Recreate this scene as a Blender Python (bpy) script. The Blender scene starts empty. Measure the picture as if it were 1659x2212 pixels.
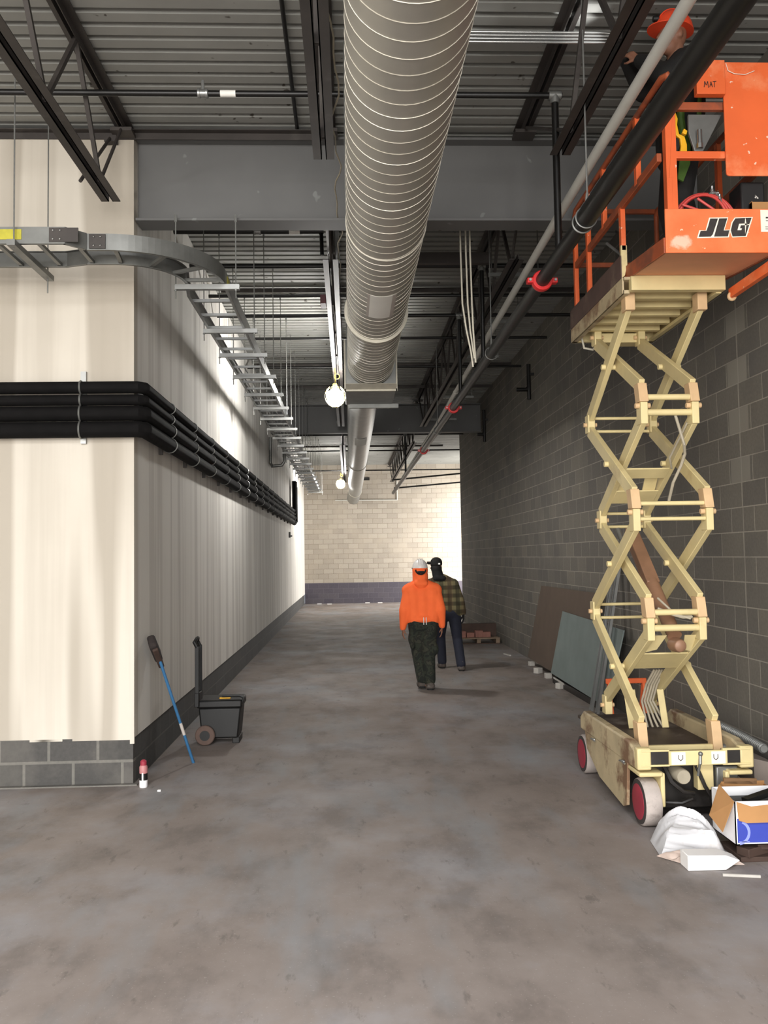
import bpy, bmesh, math, random
from mathutils import Vector, Matrix, Quaternion
random.seed(7)
SC = bpy.context.scene
COL = SC.collection
PI = math.pi
V = Vector
ORG = {}

# ------------------------------------------------------------------ geometry helpers
class MB:
    """collects shapes and links them as ONE mesh object"""
    def __init__(s):
        s.v = []; s.f = []; s.m = []; s.mi = 0
    def add(s, verts, faces):
        o = len(s.v)
        s.v += [V(p) for p in verts]
        for f in faces:
            s.f.append([i + o for i in f]); s.m.append(s.mi)
        return s
    def box(s, x0, x1, y0, y1, z0, z1):
        p = [(x0,y0,z0),(x1,y0,z0),(x1,y1,z0),(x0,y1,z0),(x0,y0,z1),(x1,y0,z1),(x1,y1,z1),(x0,y1,z1)]
        return s.add(p, [(0,3,2,1),(4,5,6,7),(0,1,5,4),(1,2,6,5),(2,3,7,6),(3,0,4,7)])
    def bar(s, a, b, w, h, up=(0,0,1)):
        """rectangular bar a->b, width w across, height h along up"""
        a = V(a); b = V(b); d = (b - a).normalized(); u = V(up)
        if abs(d.dot(u)) > .999: u = V((0,1,0))
        r = d.cross(u).normalized(); u = r.cross(d).normalized()
        p = []
        for c in (a, b):
            for sx, sy in ((-1,-1),(1,-1),(1,1),(-1,1)):
                p.append(c + r*(sx*w/2) + u*(sy*h/2))
        return s.add(p, [(0,1,2,3),(7,6,5,4),(0,4,5,1),(1,5,6,2),(2,6,7,3),(3,7,4,0)])
    def tube(s, a, b, r0, r1=None, n=14, cap=True):
        return s.path([a, b], [r0, r0 if r1 is None else r1], n, cap)
    def path(s, pts, r, n=10, cap=True, closed=False):
        pts = [V(p) for p in pts]; N = len(pts)
        rr = r if isinstance(r, (list, tuple)) else [r]*N
        tang = []
        for i in range(N):
            if closed: t = pts[(i+1) % N] - pts[i-1]
            elif i == 0: t = pts[1] - pts[0]
            elif i == N-1: t = pts[-1] - pts[-2]
            else: t = (pts[i+1]-pts[i]).normalized() + (pts[i]-pts[i-1]).normalized()
            tang.append(t.normalized() if t.length > 1e-9 else V((0,0,1)))
        u = V((0,0,1)) if abs(tang[0].z) < .9 else V((0,1,0))
        o = len(s.v); vs = []
        for i in range(N):
            t = tang[i]; u = (u - t*u.dot(t)); u = u.normalized() if u.length > 1e-6 else t.orthogonal().normalized()
            w = t.cross(u)
            k = 1.0
            if 0 < i < N-1 and not closed:
                c = (pts[i]-pts[i-1]).normalized().dot(t); k = 1/max(c, .5)
            ax = None
            if k > 1.001:
                ax = ((pts[i+1]-pts[i]).normalized() - (pts[i]-pts[i-1]).normalized()).normalized()
            for j in range(n):
                a = 2*PI*j/n
                q = u*math.cos(a) + w*math.sin(a)
                if ax is not None: q = q + ax*(q.dot(ax)*(k-1))
                vs.append(pts[i] + q*rr[i])
        fs = []
        for i in range(N if closed else N-1):
            i2 = (i+1) % N
            for j in range(n):
                j2 = (j+1) % n
                fs.append((i*n+j, i*n+j2, i2*n+j2, i2*n+j))
        if cap and not closed:
            fs.append(tuple(range(n-1,-1,-1))); fs.append(tuple((N-1)*n+j for j in range(n)))
        return s.add(vs, fs)
    def prism(s, poly, vec):
        """closed polygon (3D points) extruded by vec"""
        n = len(poly); vec = V(vec)
        p = [V(q) for q in poly] + [V(q)+vec for q in poly]
        return s.add(p, [tuple(range(n-1,-1,-1)), tuple(range(n, 2*n))] + [(i,(i+1)%n,(i+1)%n+n,i+n) for i in range(n)])
    def lathe(s, prof, c, axis='z', n=20):
        """profile [(r,h)] revolved about axis through c"""
        vs = []
        for r, h in prof:
            for j in range(n):
                a = 2*PI*j/n; x, y = r*math.cos(a), r*math.sin(a)
                q = {'z':(x,y,h),'y':(x,h,y),'x':(h,x,y)}[axis]
                vs.append(V(c)+V(q))
        fs = []
        for i in range(len(prof)-1):
            for j in range(n):
                j2=(j+1)%n; fs.append((i*n+j,i*n+j2,(i+1)*n+j2,(i+1)*n+j))
        fs.append(tuple(range(n-1,-1,-1))); fs.append(tuple((len(prof)-1)*n+j for j in range(n)))
        return s.add(vs, fs)
    def ring(s, c, axis, R, r, n=28, m=8, a0=0, a1=2*PI):
        ax = V(axis).normalized(); u = ax.orthogonal().normalized()
        if abs(ax.y) > .9: u = V((1,0,0))
        w = ax.cross(u)
        full = abs(a1-a0-2*PI) < 1e-6
        pts = [V(c)+(u*math.cos(a)+w*math.sin(a))*R for a in [a0+(a1-a0)*i/(n if full else n-1) for i in range(n)]]
        return s.path(pts, r, m, True, full)
    def sphere(s, c, r, n=16, m=10):
        rx, ry, rz = r if isinstance(r, (tuple, list)) else (r, r, r)
        vs = []; fs = []
        for i in range(m+1):
            t = PI*i/m
            for j in range(n):
                a = 2*PI*j/n
                vs.append(V(c)+V((rx*math.sin(t)*math.cos(a), ry*math.sin(t)*math.sin(a), rz*math.cos(t))))
        for i in range(m):
            for j in range(n):
                j2=(j+1)%n; fs.append((i*n+j,(i+1)*n+j,(i+1)*n+j2,i*n+j2))
        return s.add(vs, fs)
    def mesh(s, name, mats, org):
        me = bpy.data.meshes.new(name)
        me.from_pydata([tuple(p-org) for p in s.v], [], s.f)
        for m in mats: me.materials.append(m)
        for p, i in zip(me.polygons, s.m): p.material_index = i
        bm = bmesh.new(); bm.from_mesh(me)
        bmesh.ops.remove_doubles(bm, verts=bm.verts, dist=1e-5)
        bmesh.ops.recalc_face_normals(bm, faces=bm.faces)
        bm.to_mesh(me); bm.free()
        for p in me.polygons: p.use_smooth = True
        me.set_sharp_from_angle(angle=math.radians(38))
        return me

def tag(o, label=None, cat=None, group=None, kind=None):
    if label: o['label'] = label
    if cat: o['category'] = cat
    if group: o['group'] = group
    if kind: o['kind'] = kind
    return o
def thing(name, label, cat, loc=(0,0,0), group=None):
    o = bpy.data.objects.new(name, None); COL.objects.link(o)
    o.location = loc; o.empty_display_size = .1
    ORG[o.name] = V(loc)
    return tag(o, label, cat, group)
def part(mb, name, mats, parent, bevel=0, label=None):
    if not isinstance(mats, (list, tuple)): mats = [mats]
    org = ORG[parent.name]
    o = bpy.data.objects.new(name, mb.mesh(name, mats, org)); COL.objects.link(o)
    o.parent = parent; ORG[o.name] = org
    if bevel: bev(o, bevel)
    if label: o['label'] = label
    return o
def bev(o, w):
    m = o.modifiers.new('edge', 'BEVEL'); m.width = w; m.segments = 2; m.limit_method = 'ANGLE'; m.angle_limit = math.radians(50)
def solo(mb, name, mats, label, cat, group=None, bevel=0, kind=None):
    """a thing that is one mesh, origin at the middle of its underside"""
    if not isinstance(mats, (list, tuple)): mats = [mats]
    xs = [p.x for p in mb.v]; ys = [p.y for p in mb.v]; zs = [p.z for p in mb.v]
    org = V(((min(xs)+max(xs))/2, (min(ys)+max(ys))/2, min(zs)))
    o = bpy.data.objects.new(name, mb.mesh(name, mats, org)); COL.objects.link(o)
    o.location = org; ORG[o.name] = org
    if bevel: bev(o, bevel)
    return tag(o, label, cat, group, kind)
def struct(mb, name, mats, label=None):
    if not isinstance(mats, (list, tuple)): mats = [mats]
    o = bpy.data.objects.new(name, mb.mesh(name, mats, V((0,0,0)))); COL.objects.link(o)
    o['kind'] = 'structure'
    if label: o['label'] = label
    return o
def dup(root, loc, label=None, group=None):
    r = root.copy(); COL.objects.link(r); r.location = loc
    if label: r['label'] = label
    if group: r['group'] = group
    for ch in list(root.children):
        c = ch.copy(); COL.objects.link(c); c.parent = r
        for g in list(ch.children):
            d = g.copy(); COL.objects.link(d); d.parent = c
    return r
ORD = 'first second third fourth fifth sixth seventh eighth ninth tenth eleventh twelfth thirteenth fourteenth fifteenth sixteenth seventeenth eighteenth nineteenth twentieth twenty-first twenty-second twenty-third twenty-fourth twenty-fifth twenty-sixth twenty-seventh twenty-eighth'.split()

# organic shapes: capsules and ellipsoids fused into one skin
def capsule(mb, a, b, r0, r1, n=12):
    a = V(a); b = V(b); d = b-a
    if d.length < 1e-4: d = V((0,0,1e-4))
    t = d.normalized(); pts = []; rr = []
    for k in range(5):
        an = PI/2*(1-k/4); pts.append(a - t*r0*math.sin(an)); rr.append(max(r0*math.cos(an), r0*.05))
    for k in range(5):
        an = PI/2*k/4; pts.append(a+d + t*r1*math.sin(an)); rr.append(max(r1*math.cos(an), r1*.05))
    mb.path(pts, rr, n)
def ell(mb, c, r, rot=None):
    t = MB(); t.sphere((0,0,0), r, 18, 12)
    R = rot or Matrix.Identity(3)
    mb.add([R @ p + V(c) for p in t.v], t.f)
def fused(mb, name, mats, parent, vox=.012, smooth=4, label=None):
    if not isinstance(mats, (list, tuple)): mats = [mats]
    org = ORG[parent.name]
    me = mb.mesh(name+'_raw', [], org)
    tmp = bpy.data.objects.new('raw', me); COL.objects.link(tmp)
    m = tmp.modifiers.new('r', 'REMESH'); m.mode = 'VOXEL'; m.voxel_size = vox
    if smooth:
        sm = tmp.modifiers.new('s', 'SMOOTH'); sm.factor = .5; sm.iterations = smooth
    dg = bpy.context.evaluated_depsgraph_get(); dg.update()
    me2 = bpy.data.meshes.new_from_object(tmp.evaluated_get(dg))
    bpy.data.objects.remove(tmp); bpy.data.meshes.remove(me)
    me2.name = name
    me2.materials.clear()
    for mm in mats: me2.materials.append(mm)
    for p in me2.polygons: p.use_smooth = True
    o = bpy.data.objects.new(name, me2); COL.objects.link(o)
    o.parent = parent; ORG[o.name] = org
    if label: o['label'] = label
    return o

# ------------------------------------------------------------------ materials
def hexc(h):
    f = lambda c: (c/12.92 if c <= .04045 else ((c+.055)/1.055)**2.4)
    return tuple(f(int(h[i:i+2],16)/255) for i in (0,2,4)) + (1,)
def col(c):
    if isinstance(c, str): return hexc(c)
    if isinstance(c, (int, float)): return (c, c, c, 1)
    return tuple(c)+(1,) if len(c) == 3 else tuple(c)
class NT:
    def __init__(s, name):
        s.m = bpy.data.materials.new(name); s.m.use_nodes = True
        s.t = s.m.node_tree; s.b = s.t.nodes['Principled BSDF']; s.tc = None
    def n(s, typ, **kw):
        nd = s.t.nodes.new(typ)
        for k, v in kw.items():
            if k in nd.inputs: nd.inputs[k].default_value = v
            else: setattr(nd, k, v)
        return nd
    def l(s, a, b): s.t.links.new(a, b)
    def obj(s):
        if not s.tc: s.tc = s.n('ShaderNodeTexCoord')
        return s.tc.outputs['Object']
    def scaled(s, sc, loc=(0,0,0)):
        mp = s.n('ShaderNodeMapping'); mp.inputs['Scale'].default_value = sc; mp.inputs['Location'].default_value = loc
        s.l(s.obj(), mp.inputs['Vector']); return mp.outputs[0]
    def noise(s, scale, detail=3, vec=None, rough=.55):
        nd = s.n('ShaderNodeTexNoise'); nd.inputs['Scale'].default_value = scale; nd.inputs['Detail'].default_value = detail
        nd.inputs['Roughness'].default_value = rough
        s.l(vec or s.obj(), nd.inputs['Vector']); return nd.outputs['Fac']
    def ramp(s, fac, stops, interp='LINEAR'):
        r = s.n('ShaderNodeValToRGB'); r.color_ramp.interpolation = interp
        e = r.color_ramp.elements
        while len(e) < len(stops): e.new(.5)
        for el, (p, c) in zip(e, stops): el.position = p; el.color = col(c)
        s.l(fac, r.inputs[0]); return r.outputs[0]
    def mix(s, fac, a, b, mode='MIX'):
        m = s.n('ShaderNodeMix', data_type='RGBA', blend_type=mode)
        for k, v in ((0, fac), (6, a), (7, b)):
            sock = m.inputs[k]
            if hasattr(v, 'links') or hasattr(v, 'is_linked'): s.l(v, sock)
            else: sock.default_value = v if k == 0 else col(v)
        return m.outputs[2]
    def math(s, op, a, b=0.):
        m = s.n('ShaderNodeMath', operation=op)
        for i, v in enumerate((a, b)):
            if hasattr(v, 'is_linked'): s.l(v, m.inputs[i])
            else: m.inputs[i].default_value = v
        return m.outputs[0]
    def base(s, v):
        if hasattr(v, 'is_linked'): s.l(v, s.b.inputs['Base Color'])
        else: s.b.inputs['Base Color'].default_value = col(v)
    def rough(s, v):
        if hasattr(v, 'is_linked'): s.l(v, s.b.inputs['Roughness'])
        else: s.b.inputs['Roughness'].default_value = v
    def bump(s, h, strength=.3, dist=.01):
        b = s.n('ShaderNodeBump'); b.inputs['Strength'].default_value = strength; b.inputs['Distance'].default_value = dist
        s.l(h, b.inputs['Height']); s.l(b.outputs[0], s.b.inputs['Normal'])
    def set(s, **kw):
        for k, v in kw.items(): s.b.inputs[k].default_value = v
        return s
def mat(name, c, rough=.6, metal=0., var=.12, scale=6., c2=None, bump=0., spots=None, spot_at=.62, coat=0.):
    """painted / plain surface with a little uneven wear"""
    t = NT(name); c = col(c)
    n1 = t.noise(scale, 4)
    lo = tuple(max(0, x*(1-var)) for x in c[:3]); hi = tuple(min(1, x*(1+var)) for x in c[:3])
    out = t.ramp(n1, [(.3, lo), (.7, hi)])
    if c2 is not None:
        out = t.mix(t.ramp(t.noise(scale*.6, 6, None, .65), [(spot_at-.06, 0.), (spot_at+.06, 1.)]), out, c2)
    if spots is not None:
        out = t.mix(t.ramp(t.noise(scale*5, 2), [(.70, 0.), (.73, 1.)]), out, spots)
    t.base(out); t.rough(rough); t.b.inputs['Metallic'].default_value = metal
    if coat: t.b.inputs['Coat Weight'].default_value = coat
    if bump: t.bump(t.noise(scale*8, 4), bump, .004)
    return t.m
def block_mat(name, axis, c1, c2, mortar, bw=.4, bh=.2, off=(0,0), msize=.006, rough=.85, blot=None, extra=None):
    t = NT(name)
    sep = t.n('ShaderNodeSeparateXYZ'); t.l(t.obj(), sep.inputs[0])
    cmb = t.n('ShaderNodeCombineXYZ')
    t.l(t.math('ADD', sep.outputs[axis], off[0]), cmb.inputs[0]); t.l(t.math('ADD', sep.outputs[2], off[1]), cmb.inputs[1])
    br = t.n('ShaderNodeTexBrick'); br.offset = .5; br.squash = 1
    for k, v in (('Scale',1.),('Mortar Size',msize),('Mortar Smooth',.3),('Bias',0.),('Brick Width',bw),('Row Height',bh)): br.inputs[k].default_value = v
    br.inputs['Color1'].default_value = col(c1); br.inputs['Color2'].default_value = col(c2); br.inputs['Mortar'].default_value = col(mortar)
    t.l(cmb.outputs[0], br.inputs['Vector'])
    out = br.outputs['Color']
    g = t.ramp(t.noise(40, 3), [(.35, .86), (.65, 1.)])
    out = t.mix(1., out, g, 'MULTIPLY')
    if blot is not None:
        out = t.mix(t.ramp(t.noise(1.1, 5), [(.45, 0.), (.7, .55)]), out, blot)
    if extra: out = extra(t, sep, out)
    t.base(out); t.rough(rough)
    t.bump(t.math('SUBTRACT', t.math('MULTIPLY', t.noise(60, 3), .25), br.outputs['Fac']), .45, .006)
    return t.m
# ------------------------------------------------------------------ palette
def m_floor():
    t = NT('concrete_floor')
    a = t.ramp(t.noise(.55, 6, None, .62), [(.34, '7d726b'), (.5, '8a807a'), (.66, '949294')])
    b = t.ramp(t.noise(2.3, 6, t.scaled((1, .6, 1)), .65), [(.36, .72), (.5, .95), (.72, 1.08)])
    o = t.mix(1., a, b, 'MULTIPLY')
    o = t.mix(t.ramp(t.noise(1.3, 4, t.scaled((1.6, .5, 1), (3,1,0))), [(.52, 0.), (.7, .55)]), o, '868b8f')
    o = t.mix(t.ramp(t.noise(70, 2), [(.66, 0.), (.7, .5)]), o, 'a09a94')
    o = t.mix(t.ramp(t.noise(9, 6, t.scaled((1, .35, 1), (9,4,0)), .7), [(.6, 0.), (.68, .45)]), o, '4d4743')
    t.base(o); t.rough(t.ramp(t.noise(1.5, 4), [(.35, .6), (.7, .8)]))
    t.bump(t.noise(14, 5), .12, .01)
    return t.m
def m_drywall(name, axis, hue, mud, stripe, amt):
    """joint compound bands and screw lines running up the board"""
    t = NT(name)
    sc = [1., 1., 1.]; sc[2] = .06; sc[axis] = stripe
    vec = t.scaled(tuple(sc))
    n = t.noise(1., 3, vec, .5)
    o = t.mix(t.ramp(n, [(.44, 0.), (.50, amt), (.56, amt), (.60, 0.)]), hue, mud)
    n2 = t.noise(1., 4, t.scaled((stripe*2.6 if axis == 0 else 1, stripe*2.6 if axis == 1 else 1, .12), (5,5,2)), .6)
    o = t.mix(t.ramp(n2, [(.5, 0.), (.66, amt*.45)]), o, mud)
    o = t.mix(t.ramp(t.noise(.7, 5), [(.4, 0.), (.75, .22)]), o, mud)
    t.base(o); t.rough(.9); t.bump(t.noise(9, 4), .05, .01)
    return t.m
M = {}
M['floor'] = m_floor()
M['dry_front'] = m_drywall('drywall_front', 0, 'd6cfc2', 'a89f91', 1.25, .75)
M['dry_side'] = m_drywall('drywall_side', 1, 'e6e3dc', 'bbb6ae', 2.4, .5)
M['cmu_base'] = block_mat('block_base', 0, '4c4b49', '565452', '77756f', .4, .195, (.1,0), .014, blot='8a857d')
M['cmu_base_y'] = block_mat('block_base_side', 1, '4a4a49', '525150', '5f5e5b', .4, .195, (.1,0), .01)
def ctrl_joint(t, sep, o):
    y = sep.outputs[1]; z = sep.outputs[2]
    def band(v, c, w):
        return t.math('LESS_THAN', t.math('ABSOLUTE', t.math('SUBTRACT', v, c)), w)
    row = t.math('LESS_THAN', t.math('FRACT', t.math('MULTIPLY', t.math('ADD', z, .0), 1/.4)), .5)
    patch = t.math('MULTIPLY', t.math('MULTIPLY', band(y, 6.74, .17), row), t.math('GREATER_THAN', z, 2.4))
    o = t.mix(t.math('MULTIPLY', patch, .8), o, '8b877d')
    o = t.mix(t.math('MULTIPLY', band(y, 6.72, .007), .7), o, '9a958a')
    return o
M['cmu_dark'] = block_mat('block_dark', 1, '67635d', '787369', 'a09a8e', .4, .2, (.07,0), .0055, blot='54524f', extra=ctrl_joint)
M['cmu_cream'] = block_mat('block_cream', 0, 'b6ada0', 'a69d90', '8f8576', .4, .2, (.05,.02), .009, blot='b3a898')
M['cmu_darkband'] = block_mat('block_darkband', 0, '55505a', '605b62', '6c6770', .4, .2, (.05,0), .006)
M['deck'] = mat('steel_deck', '90908b', .75, 0, .1, 1.6, spots='4a463f')
M['beam'] = mat('painted_beam', '626261', .6, 0, .1, 1.2, spots='787a78')
M['joist'] = mat('joist_steel', '3f3a37', .55, .2, .18, 3, c2='54504c')
M['galv'] = mat('galvanised', '9a9b99', .38, .75, .12, 5)
M['galv_dull'] = mat('galvanised_dull', '7f807d', .45, .6, .15, 6)
M['duct'] = mat('duct_metal', 'b0ada4', .45, .45, .08, 2.5, c2='bab7ad', spot_at=.66)
M['seam'] = mat('duct_seam', 'd8d3c5', .45, .3, .05, 3)
M['duct_ring'] = mat('duct_collar', 'c9c4b4', .55, .2, .1, 9)
M['label'] = mat('white_label', 'f0efe8', .7, 0, .03, 4)
M['label_grey'] = mat('label_side', 'bdb5ae', .7, 0, .03, 4)
M['black_pipe'] = mat('black_pipe', '121110', .4, .1, .2, 5)
M['foam'] = F0_ = mat('pipe_insulation', '100f0f', .85, 0, .25, 8, c2='191817')
F0_.node_tree.nodes['Principled BSDF'].inputs['Specular IOR Level'].default_value = .15
M['white_pipe'] = mat('white_plastic', 'c9c8c0', .45, 0, .06, 4)
M['red'] = mat('red_coupling', 'cf2325', .4, 0, .1, 8)
M['rod'] = mat('threaded_rod', '8e8f8c', .45, .6, .1, 30)
M['yellow_tag'] = mat('yellow_tag', 'b5ad35', .6, 0, .12, 20)
M['cream'] = mat('cream_paint', 'd6c592', .5, 0, .09, 4, c2='c2ad7c', spot_at=.66, bump=.05)
M['cream_dirty'] = mat('cream_dirty', 'b7a786', .6, 0, .15, 5, c2='7a5d45', spot_at=.55, bump=.08)
M['tan'] = mat('tan_knuckle', 'cfae84', .55, 0, .08, 8)
M['orange'] = mat('orange_paint', 'ea6a35', .48, 0, .07, 4, c2='f28b5c', spot_at=.62, spots='f0cdb4')
M['orange_dull'] = mat('orange_worn', 'a5522f', .55, 0, .15, 5, c2='7d4630', spot_at=.56)
M['orange_floor'] = mat('orange_underside', 'e3a07a', .6, 0, .08, 3)
M['brown_side'] = mat('dusty_side', '54413a', .7, 0, .2, 6, c2='6b5a4e')
M['ink'] = mat('dark_ink', '2f2a28', .6, 0, .2, 30, c2='5a5048', spot_at=.68)
M['logo_white'] = mat('logo_white', 'f3ead8', .6, 0, .04, 20)
M['grime'] = mat('oily_black', '23201e', .5, 0, .3, 9, c2='3d3834')
M['deckplate'] = mat('greasy_deck', '40342d', .6, 0, .25, 5, c2='6d655c', spot_at=.6)
M['tyre'] = mat('dusty_tyre', 'b3a9a3', .85, 0, .1, 12, c2='8d837d')
M['tyre_side'] = mat('tyre_side', '3a3533', .85, 0, .2, 12)
M['wheel_red'] = mat('wheel_red', '9b2f40', .55, 0, .12, 8)
M['hyd'] = mat('cylinder_brown', '8d6a52', .5, .1, .15, 6)
M['chrome'] = mat('bare_steel', 'b9bab8', .25, .9, .05, 6)
M['hose_grey'] = mat('grey_hose', 'a69d8a', .6, 0, .1, 10)
M['hose_red'] = mat('red_air_hose', 'cf4a44', .45, 0, .08, 8)
M['tool_yellow'] = mat('yellow_tool', 'efb421', .4, 0, .06, 6)
M['plastic_black'] = mat('black_plastic', '090909', .55, 0, .2, 6)
M['splat'] = mat('splattered_black', '201f1f', .5, 0, .2, 4, spots='cfcac2')
M['card'] = mat('cardboard', 'b08252', .85, 0, .08, 5)
M['card_dark'] = mat('cardboard_shade', '8a6a4a', .85, 0, .1, 5)
M['card_grey'] = mat('grey_board', '7a7068', .85, 0, .08, 5)
M['box_blue'] = mat('box_blue', '3746a8', .5, 0, .05, 3)
M['box_lblue'] = mat('box_light_blue', '8d98e6', .5, 0, .03, 3)
M['box_white'] = mat('box_white', 'f2f2f4', .6, 0, .02, 3)
M['bag'] = mat('plastic_sheet', 'cacacd', .38, 0, .1, 5, c2='b9b4b0', spot_at=.62)
M['foam_white'] = mat('white_foam', 'f3f1ef', .7, 0, .02, 6)
M['board_brown'] = mat('board_brown', '5d4f44', .85, 0, .08, 3)
M['board_grey'] = mat('board_grey', '76817f', .8, 0, .08, 3)
M['chip'] = mat('block_offcut', 'b9b5ae', .9, 0, .08, 12)
M['wood'] = mat('dusty_wood', '7d6a58', .8, 0, .2, 6)
M['wood_dark'] = mat('dark_wood', '44332b', .8, 0, .2, 6)
M['brick'] = mat('dusty_brick', '8d6257', .85, 0, .15, 9)
M['blue_pole'] = mat('blue_pole', '34668f', .4, 0, .1, 8)
M['bristle'] = mat('bristles', '2c2523', .9, 0, .3, 30)
M['skin'] = mat('skin', '8a5f4a', .6, 0, .08, 14)
M['hoodie'] = mat('orange_fleece', 'ff6e35', .85, 0, .06, 9, bump=.25)
M['hat_white'] = mat('white_hardhat', 'dedad6', .35, 0, .03, 6)
M['hat_orange'] = mat('orange_hardhat', 'f0502e', .38, 0, .05, 6)
M['black_cloth'] = mat('black_cloth', '151413', .85, 0, .3, 14)
M['jeans'] = mat('navy_jeans', '1f2230', .85, 0, .15, 14)
M['boot'] = mat('dusty_boot', '4b433d', .75, 0, .2, 14, c2='6c655f')
M['hivis'] = mat('hivis_green', '44641f', .7, 0, .12, 10)
M['silver'] = mat('reflective_tape', 'c9c9c4', .4, .3, .05, 10)
def m_camo():
    t = NT('camo_cloth')
    o = t.ramp(t.noise(9, 2), [(.38, '171a15'), (.46, '262b20'), (.54, '1d1c17'), (.6, '333428')], 'CONSTANT')
    t.base(o); t.rough(.9); return t.m
M['camo'] = m_camo()
def m_plaid():
    t = NT('plaid_flannel')
    sep = t.n('ShaderNodeSeparateXYZ'); t.l(t.obj(), sep.inputs[0])
    def st(ax, per, ph):
        s = t.math('SINE', t.math('ADD', t.math('MULTIPLY', sep.outputs[ax], 2*PI/per), ph))
        return t.math('GREATER_THAN', s, 0.)
    a = st(0, .13, .5); b = st(2, .13, 0.)
    o = t.mix(t.math('MULTIPLY', a, .75), '756d4d', '33301f')
    o = t.mix(t.math('MULTIPLY', b, .7), o, '2a271a')
    o = t.mix(t.math('MULTIPLY', st(0, .26, 1.2), .12), o, '7a4a35')
    t.base(o); t.rough(.9); return t.m
M['plaid'] = m_plaid()
def m_scuffed():
    t = NT('orange_scuffed')
    o = t.ramp(t.noise(5, 4), [(.3, 'e96c38'), (.7, 'f08450')])
    sep = t.n('ShaderNodeSeparateXYZ'); t.l(t.obj(), sep.inputs[0])
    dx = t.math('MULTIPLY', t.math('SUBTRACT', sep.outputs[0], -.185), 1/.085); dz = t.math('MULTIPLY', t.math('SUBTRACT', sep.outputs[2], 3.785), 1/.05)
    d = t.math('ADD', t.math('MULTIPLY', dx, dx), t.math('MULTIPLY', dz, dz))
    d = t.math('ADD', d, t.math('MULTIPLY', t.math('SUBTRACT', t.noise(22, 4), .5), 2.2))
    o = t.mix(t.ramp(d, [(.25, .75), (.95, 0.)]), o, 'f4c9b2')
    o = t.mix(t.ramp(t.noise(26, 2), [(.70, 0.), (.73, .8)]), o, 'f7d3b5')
    t.base(o); t.rough(.5); return t.m
M['orange_scuffed'] = m_scuffed()
def m_emit(name, c, s):
    t = NT(name); t.base(c); t.b.inputs['Emission Color'].default_value = col(c); t.b.inputs['Emission Strength'].default_value = s
    return t.m
M['bulb'] = m_emit('lit_bulb', (1., .975, .94), 420.)
M['cord_yellow'] = mat('yellow_cord', 'b9a34a', .5, 0, .1, 9)

# ------------------------------------------------------------------ room shell
XL, XR, YE, YF, ZD = -1.80, 3.15, 34.5, 7.25, 5.56
struct(MB().box(-7.2, 7.2, -9.2, YE+.3, -.2, 0), 'floor', M['floor'])
struct(MB().box(-14, 14, -26, -9.2, -.2, -.01), 'ground', mat('concrete_apron', 'b5b0a8', .9, 0, .08, 1.5), 'pale concrete apron outside the loading door')
def deck():
    mb = MB(); y = -9.2; prof = []
    P_, d = .152, .038
    while y < YE+.2:
        prof += [(y, ZD), (y+.094, ZD), (y+.090, ZD+d), (y+.156, ZD+d)]; y += P_
    vs = []; fs = []
    for (yy, zz) in prof: vs += [(-7.2, yy, zz), (7.2, yy, zz)]
    for i in range(len(prof)-1): fs.append((2*i, 2*i+1, 2*i+3, 2*i+2))
    mb.add(vs, fs)
    mb.box(-7.2, 7.2, -9.2, YE+.3, ZD+d+.01, ZD+.2)
    return mb
struct(deck(), 'ceiling', M['deck'], 'ribbed grey steel roof deck')
# the drywalled block on the left: two faces, block courses showing below
w = MB(); w.mi = 0; w.box(-7.0, XL, YF, YF+.12, .385, 5.50)
struct(w, 'wall_front', M['dry_front'], 'bright drywall face with broad mud bands')
w = MB(); w.box(XL-.12, XL, YF+.12, YE, .385, ZD)
struct(w, 'wall_left', M['dry_side'], 'long drywall face of the corridor')
w = MB(); w.box(-7.0, XL-.012, YF+.012, YF+.11, 0, .385)
struct(w, 'baseboard_front', M['cmu_base'], 'two courses of grey block below the drywall')
w = MB(); w.box(XL-.11, XL-.012, YF+.11, YE, 0, .385)
struct(w, 'baseboard_left', M['cmu_base_y'])
# ragged lower edge of the boards on the front face
w = MB(); x = -3.4
while x < XL-.05:
    ww = random.uniform(.05, .3); h = random.choice((.0, .0, .012, .03, .018))
    if h: w.box(x, min(x+ww, XL), YF+.001, YF+.013, .385-h, .386)
    x += ww
w.box(XL-.035, XL, YF+.0005, YF+.02, .335, .386)
struct(w, 'trim_1', M['dry_front'], 'ragged bottom edge of the drywall')
w = MB(); w.box(-3.4, XL+.03, YF-.035, YF+.012, 0, .012)
struct(w, 'trim_2', M['cmu_base'], 'pale mortar smear along the foot of the wall')
struct(MB().box(XR, XR+.25, -9.2, 24., 0, ZD), 'wall_right', M['cmu_dark'], 'long dark grey block wall')
struct(MB().box(XL-.1, 7.2, YE, YE+.25, .82, ZD), 'wall_back', M['cmu_cream'], 'cream block wall closing the corridor')
struct(MB().box(XL, 7.2, YE-.012, YE+.25, 0, .82), 'baseboard_back', M['cmu_darkband'], 'dark lower courses of the end wall')
struct(MB().box(XR+.25, 7.2, 23.75, 24., 0, ZD), 'wall_side', M['cmu_dark'])
struct(MB().box(-7.2, -7.0, -9.2, YF+.1, 0, ZD), 'wall_far', M['dry_side'])
# wall behind the photographer with a wide open loading door
w = MB(); w.box(-7.2, -6.6, -9.2, -9.0, 0, ZD); w.box(2.9, 3.4, -9.2, -9.0, 0, ZD); w.box(-6.6, 2.9, -9.2, -9.0, 5.4, ZD)
struct(w, 'wall_door_side', M['cmu_dark'])
# opening at the far right of the end bay
w = MB(); w.box(5.6, 5.8, 24., 30.6, 0, ZD); w.box(5.6, 5.8, 34.2, YE, 0, ZD); w.box(5.6, 5.8, 30.6, 34.2, 4.7, ZD)
struct(w, 'wall_end_side', M['cmu_cream'])

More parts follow.
